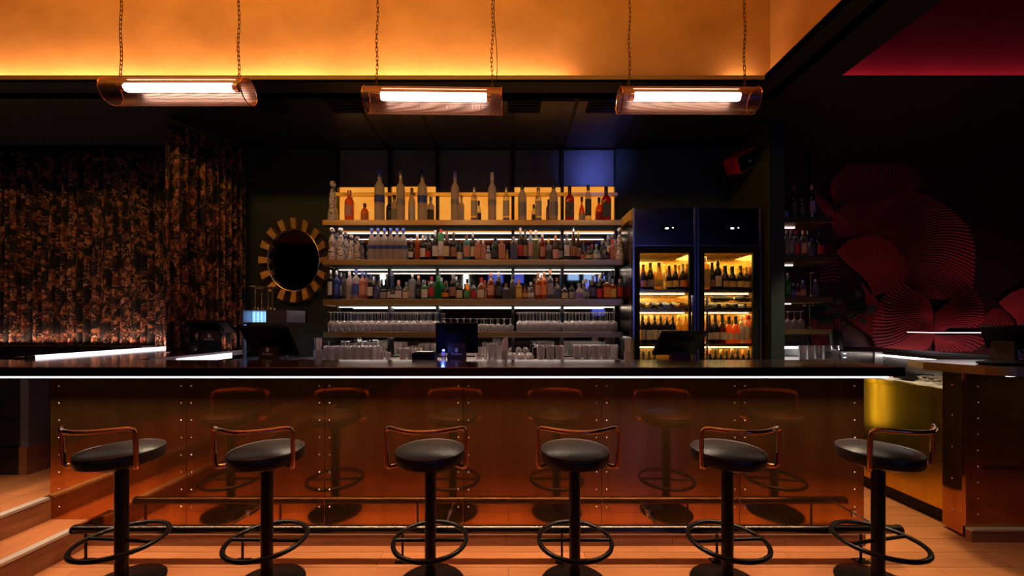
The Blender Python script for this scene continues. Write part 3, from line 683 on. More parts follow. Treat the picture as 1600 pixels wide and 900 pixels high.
shelf2 = [
 (519,356,13,'decanter',None,None,None,'front left white decanter with painted scrolls','front left decanter',{'d':3.80}),
 (532.5,356,13,'decanter',None,None,None,'tall white decanter with painted scrolls','tall white decanter',{'d':3.81}),
 (526,364,11,'decanter',None,None,None,'white decanter half hidden in the cluster','half hidden decanter',BB),
 (540,363,12,'decanter',None,None,None,'white painted decanter behind the front pair','rear white decanter',BB),
 (549,367,11,'decanter',None,None,None,'smaller painted decanter','smaller painted decanter'),
 (558.5,369,10,'decanter',None,None,None,'rightmost painted decanter of the left cluster','last cluster decanter',{'d':3.80}),
]+[(581+9.85*k,357,10.6,'vodka','frost',None,'blue',f'frosted bottle with blue picture band, {["first","second","third","fourth","fifth","last"][k]} of six','blue-banded frosted bottle',{'band':(.34,.46,'blue'),'d':3.80}) for k in range(6)]+[
 (642,372,9,'round','dark','white','silver','little dark bottle with white oval label','little dark bottle'),
 (652,366,8.5,'slim','orange',None,'white','clear orange liqueur bottle','orange bottle'),
 (661,368,9,'wine','dark','white','silver','dark bottle with tall white label','white-labelled dark bottle'),
 (669.5,368,8.5,'round','brown','red','black','brown bottle with red label','red-labelled brown bottle'),
 (680,360,9.5,'wine','dark','white','white','black bottle with white label and cap','white-capped black bottle'),
 (689,358,9.5,'slim','orange','white','red','red-capped bottle with green neck','red-capped bottle',{'band':(.60,.86,'green')}),
 (698,361,10.5,'wine','brown','cream','brown','brown bottle with cream label','brown bottle'),
 (709,364,10,'wine','dark','brown','black','black bottle with brown medallion','medallion bottle'),
 (718.5,378,9,'squat','dark','white','black','short dark bottle with arched white label','short dark bottle'),
 (729,368,10.5,'slim','turq','copper','brown','turquoise bottle with copper label','turquoise bottle'),
 (739,362,8,'wine','dark','cream','white','thin dark bottle with cream label','thin dark bottle'),
 (747,374,9,'shot','pink','copper','silver','salmon pink square bottle','salmon square bottle'),
 (755,376,8,'shot','pink','copper','silver','second salmon pink square bottle','second salmon bottle'),
 (763,384,10.5,'squat','clear','white','white','low clear bottle with white label','low clear bottle'),
 (773.5,371,11,'wine','darkgreen','black','black','broad dark green bottle','broad green bottle'),
 (784,375,11,'shot','pink','copper','copper','copper square bottle with curled emblem','emblem bottle'),
 (792.5,390,5,'slim','gold','gold','gold','tiny golden bottle','tiny golden bottle'),
 (803,370,11.5,'shot','clear','navy','silver','clear square bottle with navy lettered label','navy-labelled square bottle'),
 (813,356,9,'wine','dark','red','cream','dark bottle with long red label','long red-labelled bottle'),
 (820.5,358,8,'wine','dark','brown','black','slender black bottle','slender black bottle'),
 (829,359,7.5,'slim','greyblue','pink','copper','slender pale blue bottle','slender pale blue bottle'),
 (837.5,360,11,'vodka','greenish',None,'white','greenish clear bottle with white stopper','greenish bottle'),
 (847.5,363,9,'wine','red','copper','silver','red bottle with bronze label','bronze-labelled red bottle'),
 (857,373,10,'squat','clear','black','gold','clear black-labelled bottle with gold neck','gold-necked bottle'),
 (868,368,10,'squat','dark','pink','orange','dark bottle with orange seal and pink label','orange-sealed bottle'),
 (876,376,7,'wine','dark','grey','black','thin dark grey-labelled bottle','thin grey bottle'),
 (886,362,9,'vodka','clear','white','silver','clear bottle with oval white label','oval-labelled clear bottle'),
 (896,355,10,'taper','brown','brown','silver','tall tapering brown bottle with ball stopper','tall tapering bottle'),
 (903.5,361,8,'taper','brown','brown','gold','narrow tapering brown bottle','narrow tapering bottle'),
 (910,386,7,'squat','dark','copper','black','tiny dark bottle with copper label','tiny dark bottle'),
 (919.5,385,12,'round','dark','cream','brown','round dark bottle with cream oval','cream-oval bottle'),
 (932,382,12,'round','greyblue','white','grey','round pale blue-grey bottle','pale blue-grey bottle'),
 (946,385,12,'round','dark','navy','navy','round dark bottle with navy oval','navy-oval bottle'),
 (957,374,9.5,'square','pink','copper','red','pale pink bottle with red cap','pale pink bottle'),
 (968,356,12,'decanter',None,None,None,'right-hand white decanter with dark scrolls','right-hand decanter',{'d':3.80}),
 (960,364,10,'decanter',None,None,None,'white decanter behind the right-hand one','rear right decanter',BB),
 (950,368,9,'slim','clear','white','white','clear white-capped bottle behind','rear clear bottle',BB),
 (775,372,9,'wine','dark','black','blue','dark blue-capped bottle behind','rear blue-capped bottle',BB),
 (843,372,8,'wine','clear','white','silver','pale silver-capped bottle behind','rear pale bottle',BB),
 (666,367,8,'wine','dark','black','silver','dark silver-capped bottle behind','rear silver-capped bottle',BB),
 (672,366,8,'wine','dark','black','silver','second dark silver-capped bottle behind','second rear silver-capped bottle',BB),
 (911,378,7,'wine','clear','white','black','small rear bottle with white label','small rear bottle',BB),
 (925,382,7,'wine','dark','gold','red','rear bottle with red cap','rear red-capped bottle',BB),
]
row(shelf2, SH[1], 3.84, 'on the second shelf', 'bottles on the second shelf', 3.95)
shelf3 = [
 (516.5,422,8,'slim','dark','silver','silver','thin dark bottle with silver lettering','thin silver-lettered bottle'),
 (526,423,9,'vodka','blue','blue','silver','blue bottle with silver cap','blue bottle'),
 (533,426,7,'vodka','blue','silver','white','narrow blue bottle with white cap','narrow blue bottle',BB),
 (538,427,7,'slim','clear','black','black','slim clear dark-labelled bottle','slim dark-labelled bottle'),
 (546,424,9.5,'vodka','frost','grey','white','frosted bottle with dark small label','frosted bottle'),
 (556.5,421,11,'vodka','frost','blue','blue','frosted bottle with blue script','blue-script bottle'),
 (566.5,425,11,'vodka','pink','copper','blue','rosy bottle with blue cap','rosy bottle'),
 (572,426,8,'vodka','pink','copper','blue','second rosy blue-capped bottle','second rosy bottle',BB),
 (579,428,9,'wine','dark','white','navy','dark bottle with square white label','square-label bottle'),
 (589,439,9.5,'squat','blue','navy','black','deep blue bottle with diamond label','deep blue bottle'),
 (600,446,11,'square','dark','grey','black','square dark bottle with grey label','square dark bottle'),
 (608,448,6,'slim','dark','white','black','thin black bottle','thin black bottle'),
 (613.5,447,9,'round','dark','white','black','round dark bottle with white diamond label','white-diamond bottle'),
 (623,438,11,'squat','clear','white','pink','flask-shaped clear bottle with pink stopper','clear flask bottle'),
 (635,441,11,'squat','greenish','cream','silver','pale yellowish bottle with twin cap','pale yellowish bottle'),
 (644.5,429,10,'shot','grey' if False else 'greyblue','grey','silver','grey ribbed square bottle','grey ribbed bottle'),
 (654,431,9.5,'wine','dark','black','copper','black bottle with copper top','copper-topped bottle'),
 (663.5,438,10.5,'square','green','white','silver','pale green bottle with white foot label','pale green bottle'),
 (674.5,432,10,'vodka','clear','red','red','clear bottle with red emblem','red-emblem bottle'),
 (685,431,11.5,'slim','green',None,'green','bright green bottle','bright green bottle'),
 (696.5,440,11.5,'round','dark','orange','brown','dark round bottle with orange diamond','orange-diamond bottle'),
 (708,428,10.5,'wine','dark','brown','silver','tall black-brown bottle','tall black-brown bottle'),
 (718,436,10.5,'squat','dark','cream','black','dark bottle with arched cream label','arched-label bottle'),
 (730,436,10.5,'squat','amber','green','black','amber bottle with green label','green-labelled amber bottle'),
 (740,438,9,'squat','clear','red','black','clear bottle with dark red label','dark red-labelled bottle'),
 (752,434,12.5,'squat','amber','cream','red','squat amber bottle with red wax neck','red-wax bottle'),
 (767,426,10.5,'vodka','amber','copper','copper','clear shouldered bottle with copper label','copper-labelled bottle'),
 (779,425,9.5,'wine','dark','black','silver','tall dark bottle with silver neck','tall silver-necked bottle'),
 (790.5,443,12.5,'square','clear','black','brown','stout bottle with black label','stout bottle'),
 (801,428,8.5,'vodka','clear','black','black','clear bottle with diagonal black mark','diagonal-mark bottle'),
 (810.5,436,10,'square','gold','yellow','orange','yellow-labelled square bottle','yellow-labelled bottle'),
 (820,443,8.5,'round','amber','gold','black','small round gold bottle','small round gold bottle'),
 (829.5,441,11,'round','clear','white','white','round clear bottle with white emblem label','round clear bottle'),
 (841,426,9.5,'vodka','amber','copper','copper','amber bottle with rosy copper neck','rosy-necked bottle'),
 (850,425,10,'vodka','orange','orange','copper','bottle with bright orange label','bright orange bottle'),
 (859.5,421,9.5,'vodka','clear','grey','orange','tall clear bottle with orange cap','orange-capped bottle'),
 (870,434,11,'round','clear','navy','brown','clear bottle with dark lower label','dark lower-label bottle'),
 (882,444,11,'squat','brown','cream','black','squat brown bottle with cream label','squat brown bottle'),
 (893,441,10,'squat','darkgreen','grey','black','dark green bottle with grey label','grey-label green bottle'),
 (905,444,11.5,'squat','frost','violet','silver','pale jar-like bottle with violet print','violet-print bottle'),
 (916,436,10.5,'round','clear','grey','cream','clear bottle with mushroom cream cap','mushroom-cap bottle'),
 (926.5,431,10,'wine','dark','navy','silver','dark navy-labelled bottle','navy-labelled bottle'),
 (937,430,11,'squat','dark','red','silver','dark bottle with small red shield','red-shield bottle'),
 (948,432,11,'square','amber','orange','black','square amber bottle with orange label','orange-label square bottle'),
 (957.5,436,10,'square','amber','yellow','silver','square bottle with cream and red label','cream-red label bottle'),
 (968.5,436,10,'slim','clear','red','grey','end bottle with slanted red label','slanted red-label bottle'),
 (584,432,7,'wine','dark','black','silver','dark bottle standing behind the blue','rear dark bottle',BB),
 (594,438,7,'wine','dark','black','grey','dark grey-capped bottle behind','rear grey-capped bottle',BB),
 (689.5,434,9,'slim','green',None,'silver','green silver-capped bottle behind','rear green bottle',BB),
 (713,432,8,'vodka','clear','white','silver','silver-necked clear bottle behind','rear silver-necked bottle',BB),
 (757,438,8,'squat','amber','cream','red','second red-waxed bottle behind','rear red-waxed bottle',BB),
 (846,430,8,'vodka','amber','orange','copper','amber copper-capped bottle behind','rear amber bottle',BB),
 (911,438,8,'round','clear','cream','cream','cream-capped bottle behind','rear cream-capped bottle',BB),
 (941,424,8,'wine','dark','white','black','black bottle behind the red shield','rear black bottle',BB),
 (957,422,9,'wine','dark','grey','black','tall black bottle behind','tall rear black bottle',BB),
]
row(shelf3, SH[2], 3.84, 'on the third shelf', 'bottles on the third shelf', 3.95)

# ------------------------------------------------------------------ glasses
def protog(name, prof, cat):
    o = MB().lathe(prof,14,caps=False).build(name,'stem_glass',smooth=True); o['category'] = cat; return o
H = .195
wine_prof = [(.026,0),(.030,.03),(.034,.06),(.032,.085),(.014,.105),(.0035,.115),(.0032,.185),(.010,.190),(.031,.1935),(.0315,.195)]
wg = protog('wine_glass', wine_prof, 'glass'); sg = protog('short_stem_glass', [(r*.95,h*.68) for r,h in wine_prof], 'glass')
tb = protog('tumbler', [(.001,.003),(.027,.001),(.028,.004),(.032,.115),(.0335,.12),(.031,.115),(.027,.012),(.001,.010)], 'glass')
st = protog('stemless_glass', [(.001,.075),(.02,.073),(.035,.055),(.038,.035),(.032,.002),(.031,.002)], 'glass')
cp = protog('coupe_glass', [(.045,0),(.044,.02),(.030,.035),(.004,.042),(.0035,.10),(.012,.104),(.032,.107)], 'glass')
first = {}
def place(p, x, y, z, label, group, s=1.0):
    if p.name in first: o = p.copy(); C.objects.link(o)
    else: o = p; first[p.name] = 1
    o.location = (x,y,z+.0006); o.scale = (s,s,s); o.rotation_euler = (0,0,random.random()*3); o['label'] = label; o['group'] = group; o['category'] = 'glass'; return o
def rowlab(objs, kind, rown, where):
    """own label for every glass of one row: its place counted from the nearer end of the row"""
    n = len(objs)
    for i,o in enumerate(objs):
        if i < (n+1)//2: w_ = 'leftmost' if i == 0 else ORD[i]+' from left'
        else: w_ = 'rightmost' if i == n-1 else ORD[n-1-i]+' from right'
        o['label'] = f'{kind}, {w_}, {rown}, {where}'
def block(p, a, b, ds, z, step, kind, where, group, s=1.0, stag=0):
    for q,d in enumerate(ds):
        x = X(a,d)+(stag if q%2 else 0); L_ = []
        while x < X(b,d): L_.append(place(p, x, d, z, '', group, s)); x += step
        rowlab(L_, kind, ['front row','second row','third row','rear row'][q] if len(ds) > 1 else 'single row', where)
LS = 'lowest shelf'
block(wg,517,688,(3.80,3.875,3.95),SH[3],.0685,'upside-down wine glass','left block, '+LS,'wine glasses, left block',1,.033)
block(wg,812,876,(3.80,3.875,3.95),SH[3],.0685,'upside-down wine glass','fourth bay, '+LS,'wine glasses, right of the middle',1,.033)
block(wg,884,960,(3.80,3.875,3.95),SH[3],.0685,'upside-down wine glass','last bay, '+LS,'wine glasses, rightmost bay',1,.033)
block(sg,694,740,(3.80,3.875),SH[3],.066,'upside-down short glass','behind middle screen','short glasses behind the middle screen')
block(sg,746,799,(3.80,3.875),SH[3],.066,'upside-down short glass','right of middle screen','short glasses right of the middle screen')
# back counter
BC = 1.072
bcn = thing('back_counter','pale stone back counter under the shelves','counter',(0,3.45,0))
B(-2.70,1.09,3.45,4.07,BC-.03,BC).build('stone_top','white_stone',bcn,bevel=.002)
B(-2.66,1.08,3.50,4.07,0,BC-.03).build('carcass','black_metal',bcn)
CW = 'left end, back counter'
block(tb,512,592,(3.54,3.625,3.71,3.795),BC,.080,'clear tumbler',CW,'tumblers on the left of the back counter',1.12)
block(cp,514,592,(3.90,4.02),BC,.172,'upturned coupe glass','behind left tumblers','coupes behind left tumblers',1.6)
block(tb,596,616,(3.52,3.60),BC,.060,'short tumbler','before first post, back counter','short tumblers on back counter',.72)
block(tb,629,660,(3.54,3.62,3.70),BC,.074,'clear tumbler','left of the black printer','tumblers beside the printer',1.0)
block(tb,748,762,(3.62,),BC,.082,'clear tumbler','just right of middle screen','tumblers right of screen',1.1)
block(st,800,835,(3.54,3.63,3.72),BC,.083,'rounded stemless glass','mid right back counter','stemless glasses on counter',1.0)
block(tb,845,878,(3.54,3.63,3.72),BC,.088,'clear tumbler','below fourth bay, back counter','tumblers in the middle right block',1.2)
block(tb,902,960,(3.56,3.65,3.74,3.83),BC,.090,'clear tumbler','below last bay, back counter','tumblers at the right of back counter',1.22)
for k in range(7):
    o = MB().tube([(X(834+5*k,3.86),3.86,Z(537+k*1.5,3.86)),(X(834+5*k,3.86)+.03,3.82,Z(535+k*1.5,3.86)-.045)],.012,8).build('bar_jigger','grey_metal',smooth=True)
    tag(o, f'dark metal jigger, {ORD[k] if k<6 else "rightmost"} in the slanting row above the tumblers','jigger','jiggers on the back counter'); 
rk = tag(B(X(832,3.86),X(872,3.86),3.80,3.90,BC,BC+.12).build('bottle_rack','black_metal',bevel=.01),'dark rack under the slanting row of jiggers','rack')
def straws(px, d, label):
    t = thing('straw_holder', label, 'straw holder', (X(px,d),d,BC), 0, 'straw holders on the back counter')
    MB().lathe([(.001,.002),(.036,.001),(.040,.11),(.038,.11),(.034,.006),(.001,.006)],16,caps=False).build('holder_cup','clear_glass',t,local=True,smooth=True)
    for k in range(12):
        a = k*2.4; r = .008+.016*random.random(); MB().tube([(r*math.cos(a),r*math.sin(a),.008),(1.7*r*math.cos(a),1.7*r*math.sin(a),.205+.02*random.random())],.0034,6).build('straw','straw',t,local=True)
straws(497,3.58,'glass of white straws at the left end of the counter'); straws(788,3.56,'glass of white straws right of the middle screen'); straws(982,3.40,'glass of white straws beside the left fridge') 
# the last holder stands on a small side ledge next to the fridge
bb = tag(B(X(968,3.40),X(1000,3.40),3.30,3.449,BC-.03,BC).build('side_ledge','white_stone'),'small pale ledge carrying the straws beside the fridge','ledge')
bw = MB().lathe([(.02,0),(.045,.004),(.058,.03),(.060,.032),(.05,.012),(.001,.008)],18,caps=False).build('ash_bowl','stem_glass',smooth=True); bw.location=(X(890,3.55),3.55,BC+.0006); tag(bw,'shallow clear glass bowl between the two right tumbler blocks','bowl')
for px, h in ((769,.17),(778,.15)):
    o = MB().lathe([(.001,.003),(.045,.001),(.050,h),(.048,h),(.043,.008),(.001,.008)],18,caps=False).build('glass_jug','stem_glass',smooth=True); o.location=(X(px,3.50 if px==769 else 3.66),3.50 if px==769 else 3.66,BC+.0006)
    tag(o,'taller clear glass jug right of the middle screen' if px == 769 else 'shorter clear jug behind, left of the straws','jug')

# ================================================================== MIRROR
def sunburst():
    d = 4.06; cx, cz = X(462,d), Z(407.5,d); a, b = 53*d/F, 65.5*d/F; ia, ib = 40*d/F, 48*d/F
    t = thing('wall_mirror','oval wall mirror framed by alternating gold and dark wedges','mirror',(cx,d,cz))
    n = 32
    for k in range(n):
        a0, a1 = 2*PI*(k-.5)/n+.012, 2*PI*(k+.5)/n-.012; gold = k%2 == 0
        y0, y1 = (-.040, .034) if gold else (-.012,.034)
        P = []
        for y in (y0, y1):
            for (r1,r2,ang) in ((ia,ib,a0),(a,b,a0),(a,b,a1),(ia,ib,a1)): P.append((r1*math.cos(ang), y, r2*math.sin(ang)))
        if gold: P[1] = (P[1][0],P[1][1]-.02,P[1][2]); P[2] = (P[2][0],P[2][1]-.02,P[2][2])
        MB().hexa([P[0],P[1],P[2],P[3],P[4],P[5],P[6],P[7]]).build('gold_wedge' if gold else 'dark_wedge','gold_leaf' if gold else 'dark_wedge',t,local=True,bevel=.002,seg=1)
    MB().lathe([(1,.034),(1,.0)],48,axis='y').build('mirror_glass','mirror_dark',t,local=True).scale = (ia*1.0,1,ib*1.0)
    MB().tube([(ia*math.cos(q),-.042,ib*math.sin(q)) for q in [2*PI*i/64 for i in range(64)]],.006,8,closed=True).build('inner_rim','rivet_metal',t,local=True,smooth=True)
sunburst()

# ================================================================== CURTAINS
def curtain(p0, p1, z0, z1, label, pleat=.085, amp=.036, seed=0):
    p0, p1 = Vector(p0), Vector(p1); Ln = (p1-p0).length; dr = (p1-p0)/Ln; nrm = Vector((dr.y,-dr.x)); rd = random.Random(seed)
    n = int(Ln/.0085); m = 8; t = thing('patterned_curtain', label, 'curtain', (p0.x,p0.y,z0)); mb = MB(); uv = []
    ph = 0; prof = []
    for i in range(n+1):
        ph += 2*PI*(Ln/n)/(pleat*(1+.35*math.sin(i*.021+seed))); prof.append((math.sin(ph)+.35*math.sin(ph*2.3+1)))
    for j in range(m+1):
        z = z0+(z1-z0)*j/m
        for i in range(n+1):
            q = p0+dr*(Ln*i/n)+nrm*(amp*(prof[i])*(1-.25*j/m)+.006*math.sin(j*.9+i*.05)); mb.v.append((q.x,q.y,z)); uv.append((Ln*i/n*1.3, z))
    for j in range(m):
        for i in range(n): a = j*(n+1)+i; mb.f.append((a,a+1,a+n+2,a+n+1))
    o = mb.build('cloth','curtain_cloth',t,smooth=True); ul = o.data.uv_layers.new(name='uv')
    for lp in o.data.loops: ul.data[lp.index].uv = uv[lp.vertex_index]
    sm = o.modifiers.new('thick','SOLIDIFY'); sm.thickness = .003
    MB().tube([(p0.x,p0.y,z1-.01),(p1.x,p1.y,z1-.01)],.010,8).build('curtain_rail','black_metal',t,smooth=True)
    return t
CZ = Z(236,4.02)
gap = X(158,4.02)
curtain((-6.6,4.03),(gap-.012,4.03),1.16,CZ,'dark leaf-patterned curtain panel at far left over the bench',seed=1)
curtain((gap+.012,4.03),(-2.95,4.03),1.16,CZ,'dark leaf-patterned back curtain right of the thin green gap',seed=2)
curtain((X(258,3.47),3.47),(X(383,4.02),4.02),CT+.004,CEIL-.03,'leaf-patterned curtain hung crosswise left of the oval mirror',pleat=.075,amp=.03,seed=3)

# ================================================================== POINT OF SALE UNITS
def text_mesh(s, size):
    cu = bpy.data.curves.new('t','FONT'); cu.body = s; cu.size = size; cu.extrude = .0006; cu.align_x = 'CENTER'
    o = bpy.data.objects.new('t',cu); C.objects.link(o); dg = bpy.context.evaluated_depsgraph_get(); me = bpy.data.meshes.new_from_object(o.evaluated_get(dg)); bpy.data.objects.remove(o); return me
TM = text_mesh('Rushyo', .026)
def logo(parent, x, y, z, s=1):
    """small pale emblem with the word beneath, on the face turned to the viewer"""
    b = MB(); 
    b.tube([(x-.010*s,y,z+.030*s),(x-.004*s,y,z+.020*s)],.0045*s,6).tube([(x+.006*s,y,z+.030*s),(x+.004*s,y,z+.018*s)],.004*s,6)
    b.lathe([(.001,-.001),(.013*s,-.001),(.013*s,.001),(.001,.001)],12,(x-.001*s,y,z+.008*s),axis='y')
    b.build('emblem','logo_paint',parent,local=True)
    o = bpy.data.objects.new('lettering', TM); C.objects.link(o); o.parent = parent; o.location = (x,y-.001,z-.026*s); o.rotation_euler = (PI/2,0,0); o.scale = (s,s,s)
    if not TM.materials: TM.materials.append(M['logo_paint'])
def pos(x, y, z, rz, sw, sh, tilt, hz, label, st_h, logo_on=True, lz=.262):
    t = thing('till_screen', label, 'till', (x,y,z), rz, 'till screens on stands')
    B(-.10,.10,-.08,.08,0,.012).build('base_plate','black_plastic',t,local=True,bevel=.003)
    MB().hexa([(-.075,-.04,.012),(.075,-.04,.012),(.075,.05,.012),(-.075,.05,.012),(-.070,-.015,st_h),(.070,-.015,st_h),(.070,.03,st_h),(-.070,.03,st_h)]).build('stand','stand_brown',t,local=True,bevel=.003)
    sc = MB().box(-sw/2,sw/2,-.014,.014,-sh/2,sh/2).rot((tilt,0,0)); sc.v = [(a,b+.01,c+hz) for a,b,c in sc.v]; sc.build('screen_housing','black_plastic',t,local=True,bevel=.006)
    sg_ = MB().box(-sw/2+.012,sw/2-.012,.014,.0165,-sh/2+.012,sh/2-.012).rot((tilt,0,0)); sg_.v = [(a,b+.01,c+hz) for a,b,c in sg_.v]; sg_.build('touch_glass','screen_glass',t,local=True)
    cb = MB().box(-sw/4,sw/4,-.035,-.012,-sh/4,sh/4).rot((tilt,0,0)); cb.v = [(a,b+.01,c+hz) for a,b,c in cb.v]; cb.build('rear_box','black_plastic',t,local=True,bevel=.004)
    if logo_on: logo(t, 0, -.04+.025*(lz-.03)/st_h-.002, lz, 1.0)
    return t
WZ = .95
p = pos(X(714,2.98),2.98,WZ,.02,.325,.245,.30,.365,'black till screen on branded stand in the middle of the bar',.33)
p = pos(X(421,2.98),2.98,WZ,-.0,.37,.28,.62,.345,'large tilted till screen on branded stand below the oval mirror',.30)
p = pos(X(1062,2.98),2.98,WZ,.10,.36,.24,.72,.325,'black till screen tilted back in front of the left fridge',.25,False)
p = pos(-2.79,3.58,CT,.30,.34,.24,1.15,.235,'flat-tilted till screen on the left arm before the curtain',.20,True,.135)
def prn(x,y,z,w,dp,h,label,led=False):
    t = thing('receipt_printer',label,'printer',(x,y,z),0,'small black printers')
    B(-w/2,w/2,-dp/2,dp/2,0,h).build('printer_body','black_plastic',t,local=True,bevel=.008)
    B(-w/2+.02,w/2-.02,-dp/2+.02,dp/2-.03,h,h+.006).build('paper_lid','screen_glass',t,local=True)
    if led: MB().lathe([(.006,0),(.006,-.004)],10,(w/2-.006,-dp/2,h*.97),axis='y').build('blue_light','blue_led',t,local=True)
    return t
prn(X(664,2.98),2.98,WZ,.17,.14,.255,'black receipt printer with blue light left of the middle till',False)
o = MB().lathe([(.001,0),(.009,.003),(.009,.012),(.001,.015)],12,axis='z').build('blue_light','blue_led',smooth=True); o.location=(X(693,2.90),2.90,CT+.055); 
gt = thing('light_beacon','small round blue light on a clear holder left of middle till','light',(X(693,2.90),2.90,WZ)); o.parent = gt; o.location=(0,0,.268)
MB().lathe([(.001,0),(.016,.001),(.018,.262),(.017,.266),(.001,.266)],12,caps=False).build('holder','clear_glass',gt,local=True,smooth=True)
B(-.02,.02,-.02,.02,0,.004).build('holder_foot','black_plastic',gt,local=True)
l_ = bpy.data.lights.new('beacon_light','POINT'); l_.energy = .25; l_.color = (.05,.12,1); l_.shadow_soft_size = .01; lo = bpy.data.objects.new('beacon_light',l_); C.objects.link(lo); lo.parent = gt; lo.location = (0,-.03,.276)
prn(X(318,3.47),3.47,CT,.20,.14,.105,'boxy black printer at the left end beside the curtain')
# white papers and cables behind bar near the large till
o = B(X(429,3.42),X(450,3.42),3.30,3.448,BC-.03,BC+.001).build('drip_tray','steel'); tag(o,'steel tray at the counter edge right of the large till','tray')
# dispenser with blue window
d = 3.30
dp = thing('drink_dispenser','grey dispenser with blue lit window carrying four brass stands','dispenser',(X(412,d),d,CT-.065))
z0 = Z(549,3.4)
hx0,hx1 = X(376,d),X(448,d); hz0,hz1 = Z(505,d),Z(484,d)
MB().box(hx0,hx1,d,d+.34,hz1-.008,hz1).box(hx0,hx1,d,d+.34,hz0,hz0+.008).box(hx0,hx0+.02,d,d+.34,hz0,hz1).box(X(415,d),hx1,d,d+.34,hz0,hz1).box(hx0,hx1,d+.30,d+.34,hz0,hz1).build('head_box','grey_metal',dp,bevel=.003,seg=1)
B(hx0+.02,X(415,d),d+.12,d+.125,hz0+.01,hz1-.012).build('lit_window','blue_window',dp)
for k in range(5):
    MB().tube([(X(386+6*k,d),d+.07,hz0+.008),(X(386+6*k,d),d+.07,hz1-.010)],.009,8).build('canister','clear_glass',dp,smooth=True)
for x in (hx0+.008,hx1-.02): B(x-.008,x+.008,d+.02,d+.05,CT-.065,hz0).build('leg','grey_metal',dp)
B(hx0-.10,hx1,d-.02,d+.32,CT-.065,CT-.05).build('drip_plate','steel',dp)
B(hx0-.10+.02,hx1-.02,d+.0,d+.30,BC-.0+.002,CT-.066).build('foot_block','black_metal',dp)
l_ = bpy.data.lights.new('window_light','AREA'); l_.energy = .9; l_.size=.15; l_.color = (.15,.4,1); lo = bpy.data.objects.new('window_light',l_); C.objects.link(lo); lo.parent = dp; lo.location = (X(392,d)-dp.location.x, .06, hz0-.012-dp.location.z)
def tstand(px, ytop, ybot, dd, label, wpx=20, grp='brass stands on the dispenser'):
    zb, zt = Z(ybot,dd), Z(ytop,dd); h = zt-zb
    t = thing('brass_stand',label,'stand',(X(px,dd),dd,zb+.0005),0,grp); r = wpx*dd/F/2
    MB().lathe([(.026,0),(.026,.022),(.020,.026)],16).build('foot','brass',t,local=True,smooth=True)
    MB().lathe([(.0055,.024),(.0055,h-.008)],10).build('stem','brass',t,local=True,smooth=True)
    MB().lathe([(.012,h-.012),(r*.9,h-.008),(r,h-.004),(r,h),(.001,h)],20).build('disc','brass',t,local=True,smooth=True)
for px,yt,dd,lb in ((399,447,3.36,'leftmost'),(409,450,3.54,'second from left'),(419,449,3.36,'third from left'),(425.5,450,3.54,'rightmost')):
    tstand(px,yt,505-(hz1-CAMZ)*F/dd,dd,f'{lb} brass T-shaped stand on top of the grey dispenser',18)

cbl = MB(); rq = random.Random(3)
for k in range(4): cbl.tube(rounded([(-2.02+rq.uniform(-.05,.28),3.60+rq.uniform(-.04,.08),BC+.006+rq.uniform(0,.03)) for _ in range(6)],.04,4),.004,6)
tag(cbl.build('loose_cable','cable',smooth=True),'loose pale cables on the back counter behind the large till','cable')
tag(B(-2.10,-1.84,3.74,3.92,BC+.0005,BC+.003).build('paper_sheet','white_paper'),'white paper sheet on the back counter under the mirror','paper')
